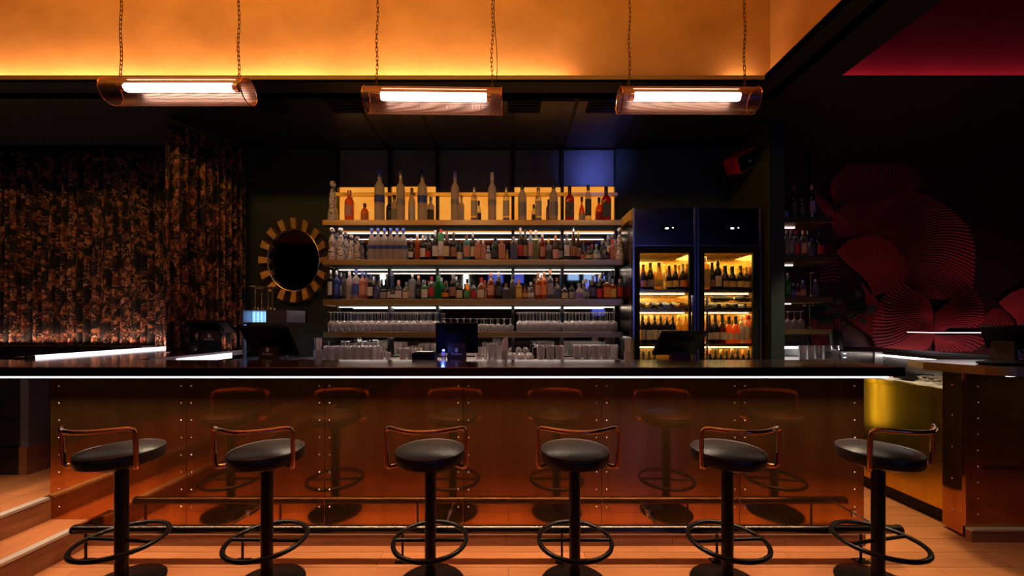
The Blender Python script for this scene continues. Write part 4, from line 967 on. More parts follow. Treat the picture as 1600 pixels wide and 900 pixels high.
# ================================================================== FRIDGES
FY = 3.55; FT = Z(325,FY)
def fridge(x0, x1, hside, label, rowspec, first_desc):
    t = thing('wine_fridge', label, 'fridge', ((x0+x1)/2,FY,0), 0, 'tall glass-door wine fridges')
    yb = 4.07; ix0, ix1 = x0+.035, x1-.035; zo = Z(395,FY); hb = Z(386,FY)
    for nm,a in (('side_panel',(x0,ix0,FY+.03,yb,.0,FT)),('side_panel',(ix1,x1,FY+.03,yb,.0,FT)),('top_panel',(ix0,ix1,FY+.03,yb,zo+.03,FT))): B(*a).build(nm,'fridge_steel',t)
    B(ix0,ix1,yb-.03,yb,.1,zo+.03).build('back_panel','brass',t); B(ix0,ix1,FY+.03,yb-.03,.08,.12).build('floor_panel','steel',t)
    B(ix0,ix0+.004,FY+.04,yb-.03,.12,zo+.03).build('lining','brass',t); B(ix1-.004,ix1,FY+.04,yb-.03,.12,zo+.03).build('lining','brass',t)
    B(x0+.002,x1-.002,FY,FY+.03,hb,FT-.002).build('header_panel','fridge_steel',t,bevel=.004)
    B(x0+.02,x1-.02,FY-.002,FY,hb+.012,hb+.018).build('header_trim','steel',t)
    for q in (x0,x1-.016): B(q,q+.016,FY-.006,FY+.0,.10,FT).build('edge_trim','steel',t)
    xm = (x0+x1)/2; dx = X(1045 if x0 < 1.5 else 1147,FY)
    dsp = B(dx-.07,dx+.07,FY-.006,FY,Z(360,FY),Z(352.5,FY)).build('control_display','screen_glass',t,bevel=.002)
    B(dx-.035,dx-.005,FY-.0075,FY-.006,Z(358.2,FY),Z(356,FY)).build('digits','display',dsp); B(dx+.03,dx+.042,FY-.0075,FY-.006,Z(356.8,FY),Z(355.4,FY)).build('digits','display',dsp)
    MB().box(dx-.072,dx+.072,FY-.007,FY-.004,Z(360.6,FY),Z(360,FY)).box(dx-.072,dx+.072,FY-.007,FY-.004,Z(352.5,FY),Z(351.9,FY)).build('display_frame','chrome',dsp)
    # door: four frame members, pane, handle
    g0, g1 = (X(1000,FY),X(1077,FY)) if x0 < 1.5 else (X(1101,FY),X(1177,FY))
    dr = MB().box(x0+.006,g0,FY,FY+.028,.10,hb-.004).box(g1,x1-.006,FY,FY+.028,.10,hb-.004).box(g0,g1,FY,FY+.028,zo,hb-.004).box(g0,g1,FY,FY+.028,.10,.22).build('door_frame','black_plastic',t,bevel=.002,seg=1)
    B(g0,g1,FY+.010,FY+.018,.22,zo).build('glass_pane','pane_glass',dr)
    hx = X(1081.5,FY-.04) if x0 < 1.5 else X(1104.5,FY-.04)
    MB().tube([(hx,FY-.045,Z(462 if x0<1.5 else 464,FY)),(hx,FY-.045,Z(575,FY))],.009,12).build('handle','chrome',dr,smooth=True)
    for zz_ in (Z(470,FY),Z(548,FY)): MB().tube([(hx,FY-.04,zz_),(hx,FY,zz_)],.006,8).build('handle_mount','chrome',dr,smooth=True)
    zs = [Z(453.5,FY+.05),Z(483.5,FY+.05),Z(537.5,FY+.05),.90]
    for z in zs:
        s = B(ix0+.005,ix1-.005,FY+.06,yb-.035,z-.012,z).build('glass_shelf','steel',t)
        B(ix0+.005,ix1-.005,FY+.045,FY+.06,z-.022,z+.006).build('shelf_front','brass',s)
    for z in [zo+.025]+[q-.03 for q in zs[:3]]:
        B(ix0+.03,ix1-.03,FY+.085,FY+.10,z-.006,z).build('light_bar','fridge_led',t)
    for z,pw in zip([zo+.015]+[q-.032 for q in zs[:3]],(3.8,1.3,3.0,2.2)):
        l_ = bpy.data.lights.new('fridge_light','AREA'); l_.shape='RECTANGLE'; l_.size = ix1-ix0-.06; l_.size_y = .25; l_.energy = pw; l_.color = (1,.66,.22); lo = bpy.data.objects.new('fridge_light',l_); C.objects.link(lo); lo.parent = t; lo.location = (0,.27,z-.012)
    return zs
zs = fridge(X(988.5,FY),X(1087,FY),1,'left wine fridge with stainless header and glowing glass door','',None)
fridge(X(1089,FY),X(1189.5,FY),0,'right wine fridge, second one, with orange and rose bottles inside','',None)
def fr_row(specs, base, where, group): row(specs, base, 3.68, where, group, 3.82)
dk = 'dark champagne bottle with'
fr_row([(1005,413,11,'champ','dark','pink','orange','dark bottle with orange foil and pink label','orange-foil bottle'),
 (1016,410,12,'champ','darkgreen','grey','gold','green bottle with long gold foil','green gold-foil bottle'),
 (1029.5,410,13,'champ','gold','gold','gold','all-gold bottle','all-gold bottle'),
 (1045.5,415,9.5,'champ','dark','yellow','black','black-foil bottle with yellow label','yellow-label bottle'),
 (1055,413,10,'champ','dark','yellow','gold','dark bottle with yellow label and gold foil','dark gold-foil bottle'),
 (1066.5,412,11,'champ','dark','orange','cream','dark bottle with orange label and cream foil','cream-foil bottle'),
 (1010.5,412,10,'champ','amber','gold','yellow','amber bottle behind','rear amber bottle',BB),(1023,412,10,'champ','amber','gold','yellow','yellow-foil bottle behind','rear yellow-foil bottle',BB),(1037,414,10,'champ','clear','yellow','yellow','pale yellow-foil bottle behind','rear pale bottle',BB),(1060,414,10,'champ','amber','gold','gold','amber gold-foil bottle behind','rear gold-foil bottle',BB),
 ], zs[0], "on the left fridge's upper shelf", 'bottles on the upper shelf of the left fridge')
fr_row([(1101.5,401,11,'shot','gold','gold','gold','tall gold patterned bottle','tall gold bottle'),
 (1112.5,410,10,'champ','dark','brown','black','narrow dark black-foil bottle','narrow dark bottle'),
 (1121.5,407,11.5,'wine','dark','cream','black','tall dark wine bottle with cream label','tall wine bottle'),
 (1133,415,12,'champ','dark','gold','black','round-bellied bottle with small gold label','gold-label bottle'),
 (1144,416,11.5,'champ','dark','gold','black','dark champagne bottle with gold oval label','gold-oval bottle'),
 (1156.5,415,12,'champ','dark','yellow','gold','dark champagne bottle with gold foil','gold-foil champagne'),
 (1166,417,9,'champ','dark','cream','yellow','small dark bottle with yellow foil','small yellow-foil bottle'),
 (1138,418,10,'champ','amber','gold','yellow','yellow-foil bottle behind','rear yellow bottle',BB),(1150,418,10,'champ','amber','gold','yellow','amber bottle with yellow foil behind','second rear yellow bottle',BB),(1171,418,9,'champ','clear','cream','yellow','pale bottle behind','rear pale bottle',BB),
 ], zs[0], "on the right fridge's upper shelf", 'bottles on the upper shelf of the right fridge')
fr_row([(1004+9.4*k,492+(k%2),9.6,'wine','dark' if k<6 else 'gold',['cream','white'][k%2],['black','brown','black','black','brown','black','gold','yellow'][k],['dark wine bottle with black foil','dark wine bottle with brown foil','slim wine bottle with black capsule','green-black wine bottle','dark wine bottle with rusty foil','dark wine bottle with high shoulder','gold-glowing bottle','yellow-foil glowing bottle'][k],['first dark wine bottle','brown-foil bottle','slim bottle','green-black bottle','rusty-foil bottle','high-shouldered bottle','gold-glowing bottle','yellow bottle'][k]) for k in range(8)], zs[2], "on the left fridge's third shelf", 'bottles on the third shelf of the left fridge')
fr_row([(1108,492,10,'champ','dark','cream','black','dark bottle by the handle','handle-side bottle'),(1117.5,490,11,'champ','dark','cream','black','dark white-wine bottle with pale label','pale-label bottle'),(1128.5,490,11.5,'champ','brown','cream','black','brown bottle with cream label','brown cream-label bottle'),
 (1139,494,10.5,'champ','orange','cream','black','orange wine bottle with black top','orange wine bottle'),(1149.5,494,11.5,'champ','orange','cream','black','brighter orange wine bottle','brighter orange bottle'),
 (1159,493,9,'slim','clear','white','pink','white-labelled bottle with pink cap','pink-cap bottle'),(1167,492,9,'slim','pink','white','red','rose bottle with red cap','rose bottle'),(1174,493,8,'slim','pink','white','pink','pink bottle beside the door hinge','hinge-side pink bottle')],
 zs[2], "on the right fridge's third shelf", 'bottles on the third shelf of the right fridge')
fr_row([(1109+8.6*k,544+(k*37%4),8.6,'wine','dark',['cream','gold'][k%2],['copper','black','gold','black','copper','black','orange','black'][k],['dark copper-topped bottle','dark long-necked bottle','dark gold-topped bottle','dark slender bottle','dark bottle with coppery capsule','dark broad-shouldered bottle','dark orange-topped bottle','last dark bottle'][k],['copper-topped bottle','long-necked bottle','gold-topped bottle','slender bottle','coppery bottle','broad-shouldered bottle','orange-topped bottle','last dark bottle'][k]) for k in range(8)], zs[3], "on the right fridge's bottom shelf", 'bottles on the bottom shelf of the right fridge')
fr_row([(1005+9*k,548,8.6,'wine','dark','cream','black','dark low bottle','dark low bottle') for k in range(3)], zs[3], "on the left fridge's bottom shelf", 'bottles on the bottom shelf of the left fridge')
# bottles lying down
def lying(px, dd, z, ang, gl, cap, label, group, L=.29, r=.036):
    t = thing('champagne_bottle', label, 'bottle', (X(px,dd), dd, z+r+.001), 0, group); t.rotation_euler = (PI/2,0,ang)
    pr = [(a[0]*r, a[1]*L-L/2) for a in PR['champ']]
    MB().lathe(pr,14).build('bottle_body',glassm(gl),t,local=True,smooth=True)
    MB().lathe([(r*.56,L*.22),(r*.46,L*.30),(r*.44,L*.5),(r*.3,L*.501)],12).build('foil',capm(cap),t,local=True,smooth=True)
for k,(px,cp_,ds) in enumerate(((1008,'gold','leftmost bottle lying end-on'),(1023.5,'black','second bottle lying end-on'),(1039,'navy','blue-bottomed bottle lying end-on'),(1054,'brown','rightmost bottle lying end-on'))):
    lying(px,3.80,zs[1],PI*1.0 if False else 0.0,'blue' if k==2 else 'dark' if k<3 else 'brown',cp_,f"{ds} on the left fridge's second shelf",'bottles lying in the left fridge',r=.042)
for k in range(5):
    lying(1112+12.5*k,3.76,zs[1],PI/2 if k in () else 0.03*(k-2),'dark',['black','gold','black','silver','gold'][k],f"{ORD[k]} of the lower bottles lying on the right fridge's second shelf",'bottles lying in the right fridge',r=.036)
for k,(px,a) in enumerate(((1133,PI/2),(1156,-PI/2))):
    lying(px,3.72,zs[1]+.075,a,'dark',['black','gold'][k],f"{['left','right'][k]} bottle laid crosswise on top of the lying ones in the right fridge",'bottles laid crosswise in right fridge',L=.26,r=.032)

# speaker
sp = thing('wall_speaker','black speaker with red rim hanging tilted above the right fridge','speaker',(X(1170,3.7),3.7,Z(250,3.7)))
def rr(w,h,r,y,n=5):
    out=[]
    for cx,cz,a in ((w-r,h-r,0),(-w+r,h-r,PI/2),(-w+r,-h+r,PI),(w-r,-h+r,1.5*PI)):
        for i in range(n+1): q=a+PI/2*i/n; out.append((cx+r*math.cos(q),y,cz+r*math.sin(q)))
    return out
def rrbox(w,h,r,y0,y1):
    mb=MB(); A=rr(w,h,r,y0); Bq=rr(w,h,r,y1); n=len(A); mb.v=A+Bq; mb.f=[tuple(range(n)),tuple(range(2*n-1,n-1,-1))]+[(i,n+i,n+(i+1)%n,(i+1)%n) for i in range(n)]; return mb
R_=(.25,-.52,.15)
rrbox(.135,.085,.035,0,.16).rot(R_).build('cabinet','red_plastic',sp,local=True)
rrbox(.122,.073,.03,-.008,.001).rot(R_).build('front_grille','black_plastic',sp,local=True)
B(-.02,.02,-.011,-.008,-.018,-.008).rot(R_).build('badge','logo_paint',sp,local=True)
for dx_,tw in ((.055,0),(.085,.02)):
    MB().tube([(dx_,.06,.07),(.09,.08,.32)],.004,6).build('hanging_cable','copper_tube',sp,local=True,smooth=True)
B(.07,.11,.06,.10,.30,CEIL-sp.location.z).build('ceiling_bracket','black_metal',sp,local=True)

# ================================================================== RED ALCOVE
# alcove shelves
AD = 3.82
tag(B(X(1264,4.15)-.01,X(1264,4.15)+.01,4.14,4.16,1.06,CEIL).build('shelf_post','black_metal'),'thin black post rising behind the short alcove shelves','post')
AX0 = X(1226,3.5)+.003
asz=[]
for i,(yt,yb) in enumerate(((338.7,347.5),(401,409.5),(463.7,473),(514.5,522.5))):
    zt,zb=Z(yt,AD),Z(yb,AD); asz.append(zt)
    s=thing('alcove_shelf',['highest','second','third','lowest'][i]+' short brass-edged shelf in the right alcove','shelf',(X(1262,AD),AD,zb),0,'short shelves in the right alcove')
    B(AX0,X(1301,AD),AD,AD+.012,zb,zt).build('brass_edge','brass_shelf',s,bevel=.001,seg=1)
    B(AX0,X(1301,AD),AD+.012,4.13,zb+.004,zt).build('shelf_board','brass_shelf',s)
    
    if i < 3: B(AX0+.02,X(1240-3*i,4.05),4.03,4.05,zb-.006,zb+.003).build('led_strip','led_pink',s)
row([(1227.5,318,9,'wine','dark','violet','black','dark bottle with violet label against the divider','left violet-label bottle'),(1240,290,10,'wine','dark','black','red','tall black bottle with red cap','red-capped bottle'),(1253,292,9,'wine','dark','black','black','black bottle','black bottle'),(1268,289,10,'vodka','dark','violet','pink','dark bottle with violet label and pale stopper','right violet-label bottle')], asz[0], AD+.10, 'on the highest alcove shelf','bottles on the highest alcove shelf')
row([(1229,360,7,'slim','clear','grey','silver','clear slim bottle','clear slim bottle'),(1236,359,8,'slim','clear','grey','pink','clear bottle with pink neck','pink-neck bottle'),(1244,360,10,'vodka','clear','red','red','clear bottle with red label and cap','red-label bottle'),(1255,360,10,'vodka','clear','pink','copper','clear bottle with coppery capsule','coppery-capsule bottle'),(1267,372,10,'squat','clear','navy','blue','short bottle with navy label','navy-label bottle'),(1280,364,11,'wine','dark','red','black','dark bottle with crimson label','crimson-label bottle'),(1262,360,6,'slim','dark','grey','silver','thin dark bottle with silver top behind','thin bottle',BB)], asz[1], AD+.08,'on the second alcove shelf','bottles on the second alcove shelf',AD+.18)
row([(1231,427,8,'wine','green','green','silver','green bottle with ribbed cap','green bottle'),(1239,442,7,'squat','blue','violet','silver','small blue bottle','small blue bottle'),(1246,443,8,'round','red','pink','silver','small red bottle','small red bottle'),(1254,438,9,'squat','violet','pink','silver','violet tinted bottle','violet bottle'),(1274,436,8,'squat','violet','navy','silver','end bottle with navy label','navy end bottle')], asz[2], AD+.08,'on the third alcove shelf','bottles on the third alcove shelf')
tstand(1266,427,505-(asz[2]-CAMZ)*F/(AD+.05),AD+.05,'brass T-shaped stand on the third alcove shelf',18,'brass stands in the alcove')
tstand(1265,477,505-(asz[3]-CAMZ)*F/(AD+.05),AD+.05,'brass T-shaped stand on the lowest alcove shelf',18,'brass stands in the alcove')
block(wg,1231,1256,(AD+.05,AD+.13,AD+.21),asz[3],.066,'upside-down wine glass','lowest alcove shelf','wine glasses in the alcove',.93)
# fans on the wall (relief ribs)
FD = 4.485
def poly(P, t):
    L=[0]
    for a,b in zip(P,P[1:]): L.append(L[-1]+math.hypot(b[0]-a[0],b[1]-a[1]))
    s=t*L[-1]
    for i in range(len(P)-1):
        if s<=L[i+1] or i==len(P)-2:
            u=(s-L[i])/max(1e-6,L[i+1]-L[i]); return (P[i][0]+(P[i+1][0]-P[i][0])*u,P[i][1]+(P[i+1][1]-P[i][1])*u)
def fan(label, S, E, n, bend, w0, w1, lift=0.0, h=.022):
    c0 = at(*[sum(a[k] for a in E)/len(E) for k in (0,1)],FD); t=thing('fan_relief',label,'wall relief',(c0.x,4.5,c0.z),0,'red ribbed fan reliefs')
    yb = 4.499-lift*0
    plate=[]; 
    paths=[]
    for i in range(n):
        u=i/(n-1); s=poly(S,u); e=poly(E,u); dx,dy=e[0]-s[0],e[1]-s[1]; bd=bend(u) if callable(bend) else bend
        pts=[]
        for k in range(9):
            q=k/8; off=math.sin(PI*q)*bd+math.sin(2*PI*q)*(.035+.25*bd)*(1 if i%7 else .8)
            pts.append((s[0]+dx*q-dy*off, s[1]+dy*q+dx*off))
        paths.append(pts)
    for i,pts in enumerate(paths):
        mb=MB()
        for k,(px,py) in enumerate(pts):
            q=k/8; w=(w0+(w1-w0)*q)*.36*FD/F; a=pts[max(0,k-1)]; b=pts[min(8,k+1)]; dx,dy=b[0]-a[0],b[1]-a[1]; l=math.hypot(dx,dy) or 1; nx,ny=-dy/l,dx/l
            P=at(px,py,FD); hh=h*(.45+.55*q)
            mb.v+=[(P.x+nx*w,4.499-lift,P.z-ny*w),(P.x+nx*w*.35,4.499-lift-hh,P.z-ny*w*.35),(P.x-nx*w*.35,4.499-lift-hh,P.z+ny*w*.35),(P.x-nx*w,4.499-lift,P.z+ny*w)]
        for k in range(8):
            for j in range(3): a=k*4+j; mb.f.append((a,a+4,a+5,a+1))
        mb.f+= [(0,1,2,3),(35,34,33,32)]
        mb.build('rib','rib_red',t,smooth=False)
    mb=MB(); ring=[p[0] for p in paths]+[paths[-1][k] for k in range(1,9)]+[p[-1] for p in reversed(paths[:-1])]+[paths[0][k] for k in range(7,0,-1)]
    for yy in (4.4995,4.499-lift+.0002-(.002)):
        for q in ring: P=at(q[0],q[1],FD); mb.v.append((P.x,yy,P.z))
    n2=len(ring); m_=len(paths)
    # surface strips so that concave outlines stay clean
    mb=MB()
    for p in paths:
        for q in p: P=at(q[0],q[1],FD); mb.v.append((P.x,4.4992-lift,P.z))
    for i in range(m_-1):
        for k in range(8): a=i*9+k; mb.f.append((a,a+1,a+10,a+9))
    o=mb.build('backing','rib_back',t); sd=o.modifiers.new('t','SOLIDIFY'); sd.thickness=.002
Q=lambda pts:[(1290+x*.3776,240+y*.3778) for x,y in pts]
fan('topmost red fan with scalloped upper edge, dim',Q([(30,215),(120,205),(210,200),(280,190),(330,160)]),Q([(15,150),(22,105),(90,40),(190,20),(225,32),(300,25),(370,62),(412,110)]),36,.06,1.2,2.1,.02)
fan('largest red fan sweeping right across the wall',Q([(60,330),(170,345),(270,375),(315,430),(330,480),(330,540)]),Q([(20,250),(110,195),(240,185),(340,155),(430,172),(520,230),(590,300),(620,385),(618,470),(610,560),(500,603),(400,595)]),66,lambda u:-.05-.10*u,1.2,4.4,0)
fan('bright upright red fan just right of the plant',Q([(192,590),(216,580)]),Q([(38,400),(90,358),(180,338),(260,368),(310,430),(332,490),(322,530)]),38,.05,.9,3.6,.035,.026)
fan('wide red fan spreading left above the lit counter',Q([(430,655),(436,745)]),Q([(300,535),(240,578),(200,630),(180,690),(178,760),(200,805),(300,812),(390,812)]),34,lambda u:.10-.2*u,.9,4.2,.04,.026)
fan('small red fan pointing right above the glowing ledge',Q([(440,660),(436,732)]),Q([(600,563),(632,620),(637,690),(585,735),(480,737)]),24,-.05,.9,4.0,.04,.026)
fan('dim red fan below the glowing ledge',Q([(440,750),(442,770)]),Q([(660,775),(600,815),(500,818),(450,818)]),12,-.05,1,4,.03)
fan('crescent of curved red ribs right of the plant',Q([(140,535),(205,605)]),Q([(85,690),(172,752)]),15,-.28,2.2,2.8,.03)
fan('low red ribs left of the plant pot',[(1272,480),(1310,498)],[(1268,545),(1318,532)],13,.08,2.2,2.8,.02)
fan('red fan cut by the right frame edge',Q([(790,716),(865,720)]),Q([(710,610),(760,573),(821,553),(890,560),(950,610)]),24,.06,1.2,3.8,.03)
fan('short red ribs leaning behind the right till',Q([(640,718),(765,718)]),Q([(703,640),(740,648),(778,700)]),10,-.10,2.6,3.4,.0)
fan('dim red ribs behind the second alcove shelf',[(1312,372),(1313,440)],[(1287,385),(1283,438)],12,.05,1.2,2.6,0)
fan('faint red ribs beside the highest alcove shelf',[(1306,372),(1335,370)],[(1271,300),(1294,318)],9,.05,1.5,2.2,.0)

# plant
pl = thing('potted_plant','dark leafy plant in black pot on the alcove counter','plant',(X(1307,4.1),4.1,1.16))
MB().lathe([(.001,0),(.055,0),(.075,.17),(.078,.18),(.068,.17),(.001,.16)],20).build('pot','pot',pl,local=True,smooth=True)
rd = random.Random(5)
for k in range(26):
    a = rd.uniform(0,2*PI); L_=rd.uniform(.10,.26); z=rd.uniform(.30,.62); tipx,tipy=math.cos(a)*L_*1.3,math.sin(a)*L_*.35
    if k < 10: MB().tube([(0,0,.15),(tipx*.3,tipy*.3,z*.6),(tipx,tipy,z)],.004,5).build('stem','leaf',pl,local=True)
    mb=MB(); n=6; ln=rd.uniform(.14,.20); wd=ln*.42; yaw=a+rd.uniform(-.5,.5); dr=Vector((math.cos(yaw),math.sin(yaw)*.4,rd.uniform(-.5,.5))).normalized(); sd_=dr.cross(Vector((0,1,0.2))).normalized(); nn=dr.cross(sd_)
    for i in range(n+1):
        q=i/n; w_=wd*math.sin(PI*(q*.93+.05))**.8; c=Vector((tipx,tipy,z))+dr*ln*(q-.3)+nn*(-.03*q*q)
        for s_ in (-1,0,1): mb.v.append(tuple(c+sd_*w_*s_*.5+nn*(.008 if s_ else 0)))
    for i in range(n):
        for j in range(2): b_=i*3+j; mb.f.append((b_,b_+1,b_+4,b_+3))
    o=mb.build('leaf','leaf',pl,local=True,smooth=True); sdf=o.modifiers.new('t','SOLIDIFY'); sdf.thickness=.0015

# right bar and return
rb = thing('return_bar','second copper riveted bar at right with service cabinet','bar counter',(3.2,2.54,0))
B(3.01,6.0,2.54,2.56,.085,CB-.002).build('copper_panel','copper_panel',rb,bevel=.0015,seg=1)
pil = MB().hexa([(3.018,2.56,.02),(3.040,2.70,.02),(3.07,2.70,.02),(3.04,2.565,.02),(3.018,2.56,CB-.002),(3.040,2.70,CB-.002),(3.07,2.70,CB-.002),(3.04,2.565,CB-.002)]).build('copper_pilaster','copper_panel',rb)
for y in (602,650,700,750,800):
    o=bpy.data.objects.new('rivet',rv); C.objects.link(o); o.parent=pil; o.location=(3.0285-rb.location.x,.09,Z(y,2.6)); o.rotation_euler=(0,0,-PI/2+.155)
pan = B(3.011,3.012,2.538,2.54,.1,CB-.01).build('edge_strip','copper_tube',rb)
for k in range(9):
    o=bpy.data.objects.new('rivet',rv); C.objects.link(o); o.parent=pan; o.location=(X(1528,2.54)-rb.location.x,0,Z(604+25*k,2.54))
B(3.01,6.0,2.505,2.54,0,.072).build('baseboard','wood_base',rb); B(3.01,6.0,2.502,2.54,.072,.084).build('baseboard_cap','cream_trim',rb)
GX=3.085
sc_=thing('service_cabinet','low service cabinet with glowing gold side between the two bars','cabinet',(3.3,3.1,0))
B(GX,GX+.02,2.70,3.52,.10,.925).build('gold_side','gold_panel',sc_); B(GX-.012,GX+.05,2.70,3.55,.925,.965).build('gold_edge','gold_panel',sc_,bevel=.002)
B(GX+.03,GX+.06,2.72,3.5,0,.10).build('plinth','black_metal',sc_)
B(GX-.004,GX+.02,3.50,3.56,0,.925).build('gold_side','gold_panel',sc_)
B(GX+.05,3.54,2.72,3.78,.93,.955).build('work_surface','white_stone',sc_); B(GX+.06,3.48,3.5,3.74,.0,.93).build('carcass','black_metal',sc_)
#
# raised counter at the back of the alcove, running to the right bar
P0=Vector((3.65,4.40)); P1=Vector((3.50,2.95))
al=thing('alcove_counter','dark raised counter edge with white light underneath in the alcove','counter',(3.6,3.7,0))
MB().prism([(P0.x,P0.y),(P1.x,P1.y),(P1.x+.5,P1.y),(P0.x+.5,P0.y)],1.13,1.158).build('raised_top','sofa',al)
MB().prism([(P0.x+.012,P0.y),(P1.x+.012,P1.y),(P1.x+.03,P1.y),(P0.x+.03,P0.y)],1.112,1.1295).build('led_strip','led_white',al)
MB().prism([(P0.x+.06,P0.y),(P1.x+.06,P1.y),(P1.x+.10,P1.y),(P0.x+.10,P0.y)],.956,1.1295).build('backsplash','steel',al)
MB().prism([(P0.x+.10,P0.y),(P1.x+.10,P1.y),(P1.x+.45,P1.y),(P0.x+.45,P0.y)],0,1.1295).build('carcass','black_metal',al)
bk=thing('alcove_back_counter','steel counter below the short alcove shelves','counter',(2.9,4.2,0))
B(AX0,3.60,3.80,4.30,1.03,1.06).build('steel_top','steel',bk); B(AX0+.02,3.58,3.86,4.30,0,1.03).build('carcass','black_metal',bk)
B(AX0,3.55,4.36,4.40,1.06,1.17).build('backsplash','steel',bk); B(AX0,X(1262,4.2),4.33,4.345,1.145,1.165).build('led_strip','led_white',bk)
block(tb,1254,1306,(3.92,4.02),1.06,.085,'clear tumbler','steel counter in the alcove','tumblers in the alcove',1.15)
ap=thing('glass_washer','stainless boxy appliance with indicator lights on the alcove counter','appliance',(3.3,3.6,.956))
B(X(1313,3.62),X(1365,3.62),3.62,3.79,.956,Z(549,3.62)).build('housing','fridge_steel',ap,bevel=.004)
B(X(1365,3.62),X(1378,3.62),3.61,3.79,.956,Z(549.5,3.62)).build('door_edge','steel',ap,bevel=.003)
for y in (552,558,564): B(X(1318,3.618),X(1322,3.618),3.616,3.62,Z(y+1,3.62),Z(y,3.62)).build('indicator','display',ap)
cb=MB(); rc=random.Random(9)
for k in range(5):
    pts=[(3.27+rc.uniform(-.12,.12),2.98+rc.uniform(-.1,.12),.957+.012+rc.uniform(0,.06)) for _ in range(7)]; cb.tube(rounded(pts,.05,4),.004,6)
o=cb.build('cable_bundle','cable',smooth=True); tag(o,'tangled grey cables on the service surface beside the right bar','cable')
cbx=thing('card_reader','black angular device lying on the service surface','device',(3.38,3.22,.956))
B(-.12,.12,-.07,.07,0,.06).rot((0,.1,.2)).build('device_body','black_plastic',cbx,local=True,bevel=.008); B(-.05,.05,-.04,.04,.058,.064).rot((0,.1,.2)).build('device_screen','screen_glass',cbx,local=True)
# right slab with rounded corner
rs=thing('return_worktop','dark brown rounded worktop of the second bar at right','worktop',(3.2,2.5,CB))
def slab(inset):
    A=[(2.84+inset,2.64),(2.93+inset,2.33+inset)]; corner=(2.955,2.27)
    pts=[(2.90+inset,2.80),(2.84+inset,2.64)]
    c0=Vector((2.84+inset,2.64)); b=Vector((2.96+inset*.8,2.27+inset)); e=Vector((6.0,2.27+inset))
    p=b+(c0-b).normalized()*.14; q=b+(e-b).normalized()*.16
    for k in range(9): t=k/8; v=(1-t)**2*p+2*t*(1-t)*b+t*t*q; pts.append((v.x,v.y))
    return pts+[(6.0,2.27+inset),(6.0,2.80)]
MB().prism(slab(.012),CB,CT).build('top_slab','countertop',rs)
MB().prism(slab(0),CB,CT-.001).build('metal_edge','brass_shelf',rs)
B(3.3,6.0,2.30,2.32,CB-.012,CB-.0005).build('led_strip','led_bar',rs); B(3.06,3.12,2.36,2.372,CB-.01,CB-.0005).build('led_strip','led_bar',rs)
# glowing ledge in front of fans
gl=thing('glowing_ledge','thin floating ledge with white light line before the red fans','ledge',(X(1530,3.9),3.9,Z(520,3.9)))
B(X(1457,3.9),X(1640,3.9),3.9,4.15,Z(520.4,3.9),Z(519.2,3.9)).build('led_line','led_pink',gl); B(X(1457,3.9),X(1640,3.9),3.902,4.15,Z(519.2,3.9),Z(518.2,3.9)).build('ledge_board','black_metal',gl)
MB().hexa([(X(1510,3.9),3.905,Z(518.2,3.9)),(X(1564,3.9),3.905,Z(518.2,3.9)),(X(1564,3.9),4.1,Z(518.2,3.9)),(X(1510,3.9),4.1,Z(518.2,3.9)),(X(1516,3.9),3.91,Z(512.5,3.9)),(X(1564,3.9),3.91,Z(512.0,3.9)),(X(1564,3.9),4.09,Z(512,3.9)),(X(1516,3.9),4.09,Z(512.5,3.9))]).build('dark_tray','screen_glass',gl,bevel=.003)
for x in (X(1470,4.3),X(1630,4.3)): B(x,x+.03,4.15,4.45,Z(520,3.9),Z(518.4,3.9)).build('wall_arm','black_metal',gl)
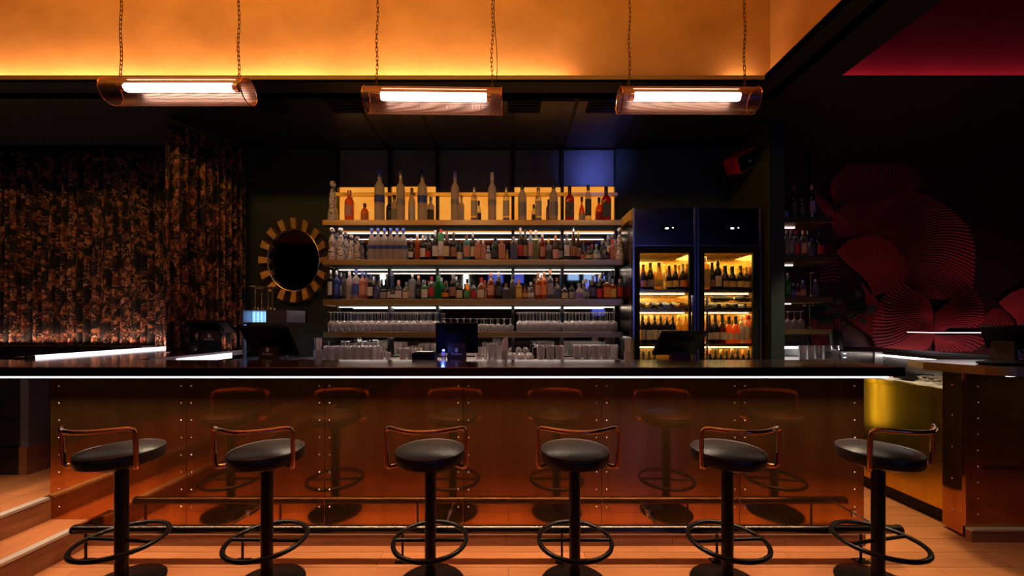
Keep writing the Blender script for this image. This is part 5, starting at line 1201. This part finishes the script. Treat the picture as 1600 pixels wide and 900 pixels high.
# right till
t=pos(X(1568,2.62),2.62,CT,-1.15,.26,.24,.75,.20,'black till screen standing on the second bar at right',.17,False)
t.scale=(.72,.72,.85)
vp=thing('pole_stand','violet-lit metal frame stand beside the right till','stand',(X(1592,2.74),2.74,CT))
for dx_,h_,r_ in ((-.04,.14,.006),(.0,.22,.010),(.04,.26,.010)): MB().tube([(dx_,0,.006),(dx_+.01,.02,h_)],r_,8).build('pole','grey_metal',vp,local=True,smooth=True)
B(-.07,.07,-.05,.05,0,.008).build('foot','black_metal',vp,local=True); MB().tube([(-.06,0,.13),(.07,0,.02)],.006,8).build('brace','brass',vp,local=True,smooth=True)
o=MB().lathe([(.11,0),(.12,.006),(.12,.016),(.11,.02)],28).build('round_tray','black_plastic',smooth=True); o.location=(X(1575,2.45),2.45,CT+.0006); o.scale=(1.5,.7,1); tag(o,'flat black tray lying on the rounded end of the second bar','tray')

# ================================================================== behind the viewer, seen only in reflections
for (x,y,z,w_,h_,m,lab) in ((3.4,-5.2,2.0,1.1,.6,'screen_blue','blue glowing wall screen behind the viewer at right'),(2.2,-5.2,3.05,.38,.25,'screen_cyan','left of two small cyan screens behind the viewer'),(2.75,-5.2,3.05,.38,.25,'screen_cyan','right of two small cyan screens behind the viewer'),(-.5,-5.2,3.0,.5,.34,'screen_blue','small blue wall screen behind the viewer left of centre'),(.3,-5.2,3.0,.34,.34,'screen_blue','small blue wall screen behind the viewer right of centre')):
    t=thing('wall_screen',lab,'screen',(x,y,z-h_/2)); B(-w_/2-.02,w_/2+.02,-.05,0,-.02,h_+.02).build('housing','black_plastic',t,local=True); B(-w_/2,w_/2,0,.004,0,h_).build('lit_screen',m,t,local=True)
    MB().tube([(0,-.05,h_*.5),(0,-5.9-y,h_*.5)],.02,8).build('wall_mount','black_metal',t,local=True)
for i_,x in enumerate((-4.64,-1.61,1.14)):
    tag(B(x-.085,x+.085,-5.88,-5.84,2.45,3.2).build('wall_light','led_white'),['white upright wall light behind the viewer, reflected left in the shelf mirrors','white upright wall light behind the viewer, reflected mid left','white upright wall light behind the viewer, reflected mid right'][i_],'light')
area('screen_glow', (3.4,-5.1,2.55), (PI/2-.06,0,.25), 1.6, 1.0, 4, (.10,.16,1), 1.6)
# planks also on the rear floor are one board field; remove unused prototype tags
for o in bpy.data.objects:
    if o.parent is not None:
        for k in ('category','group'):
            if k in o: del o[k]
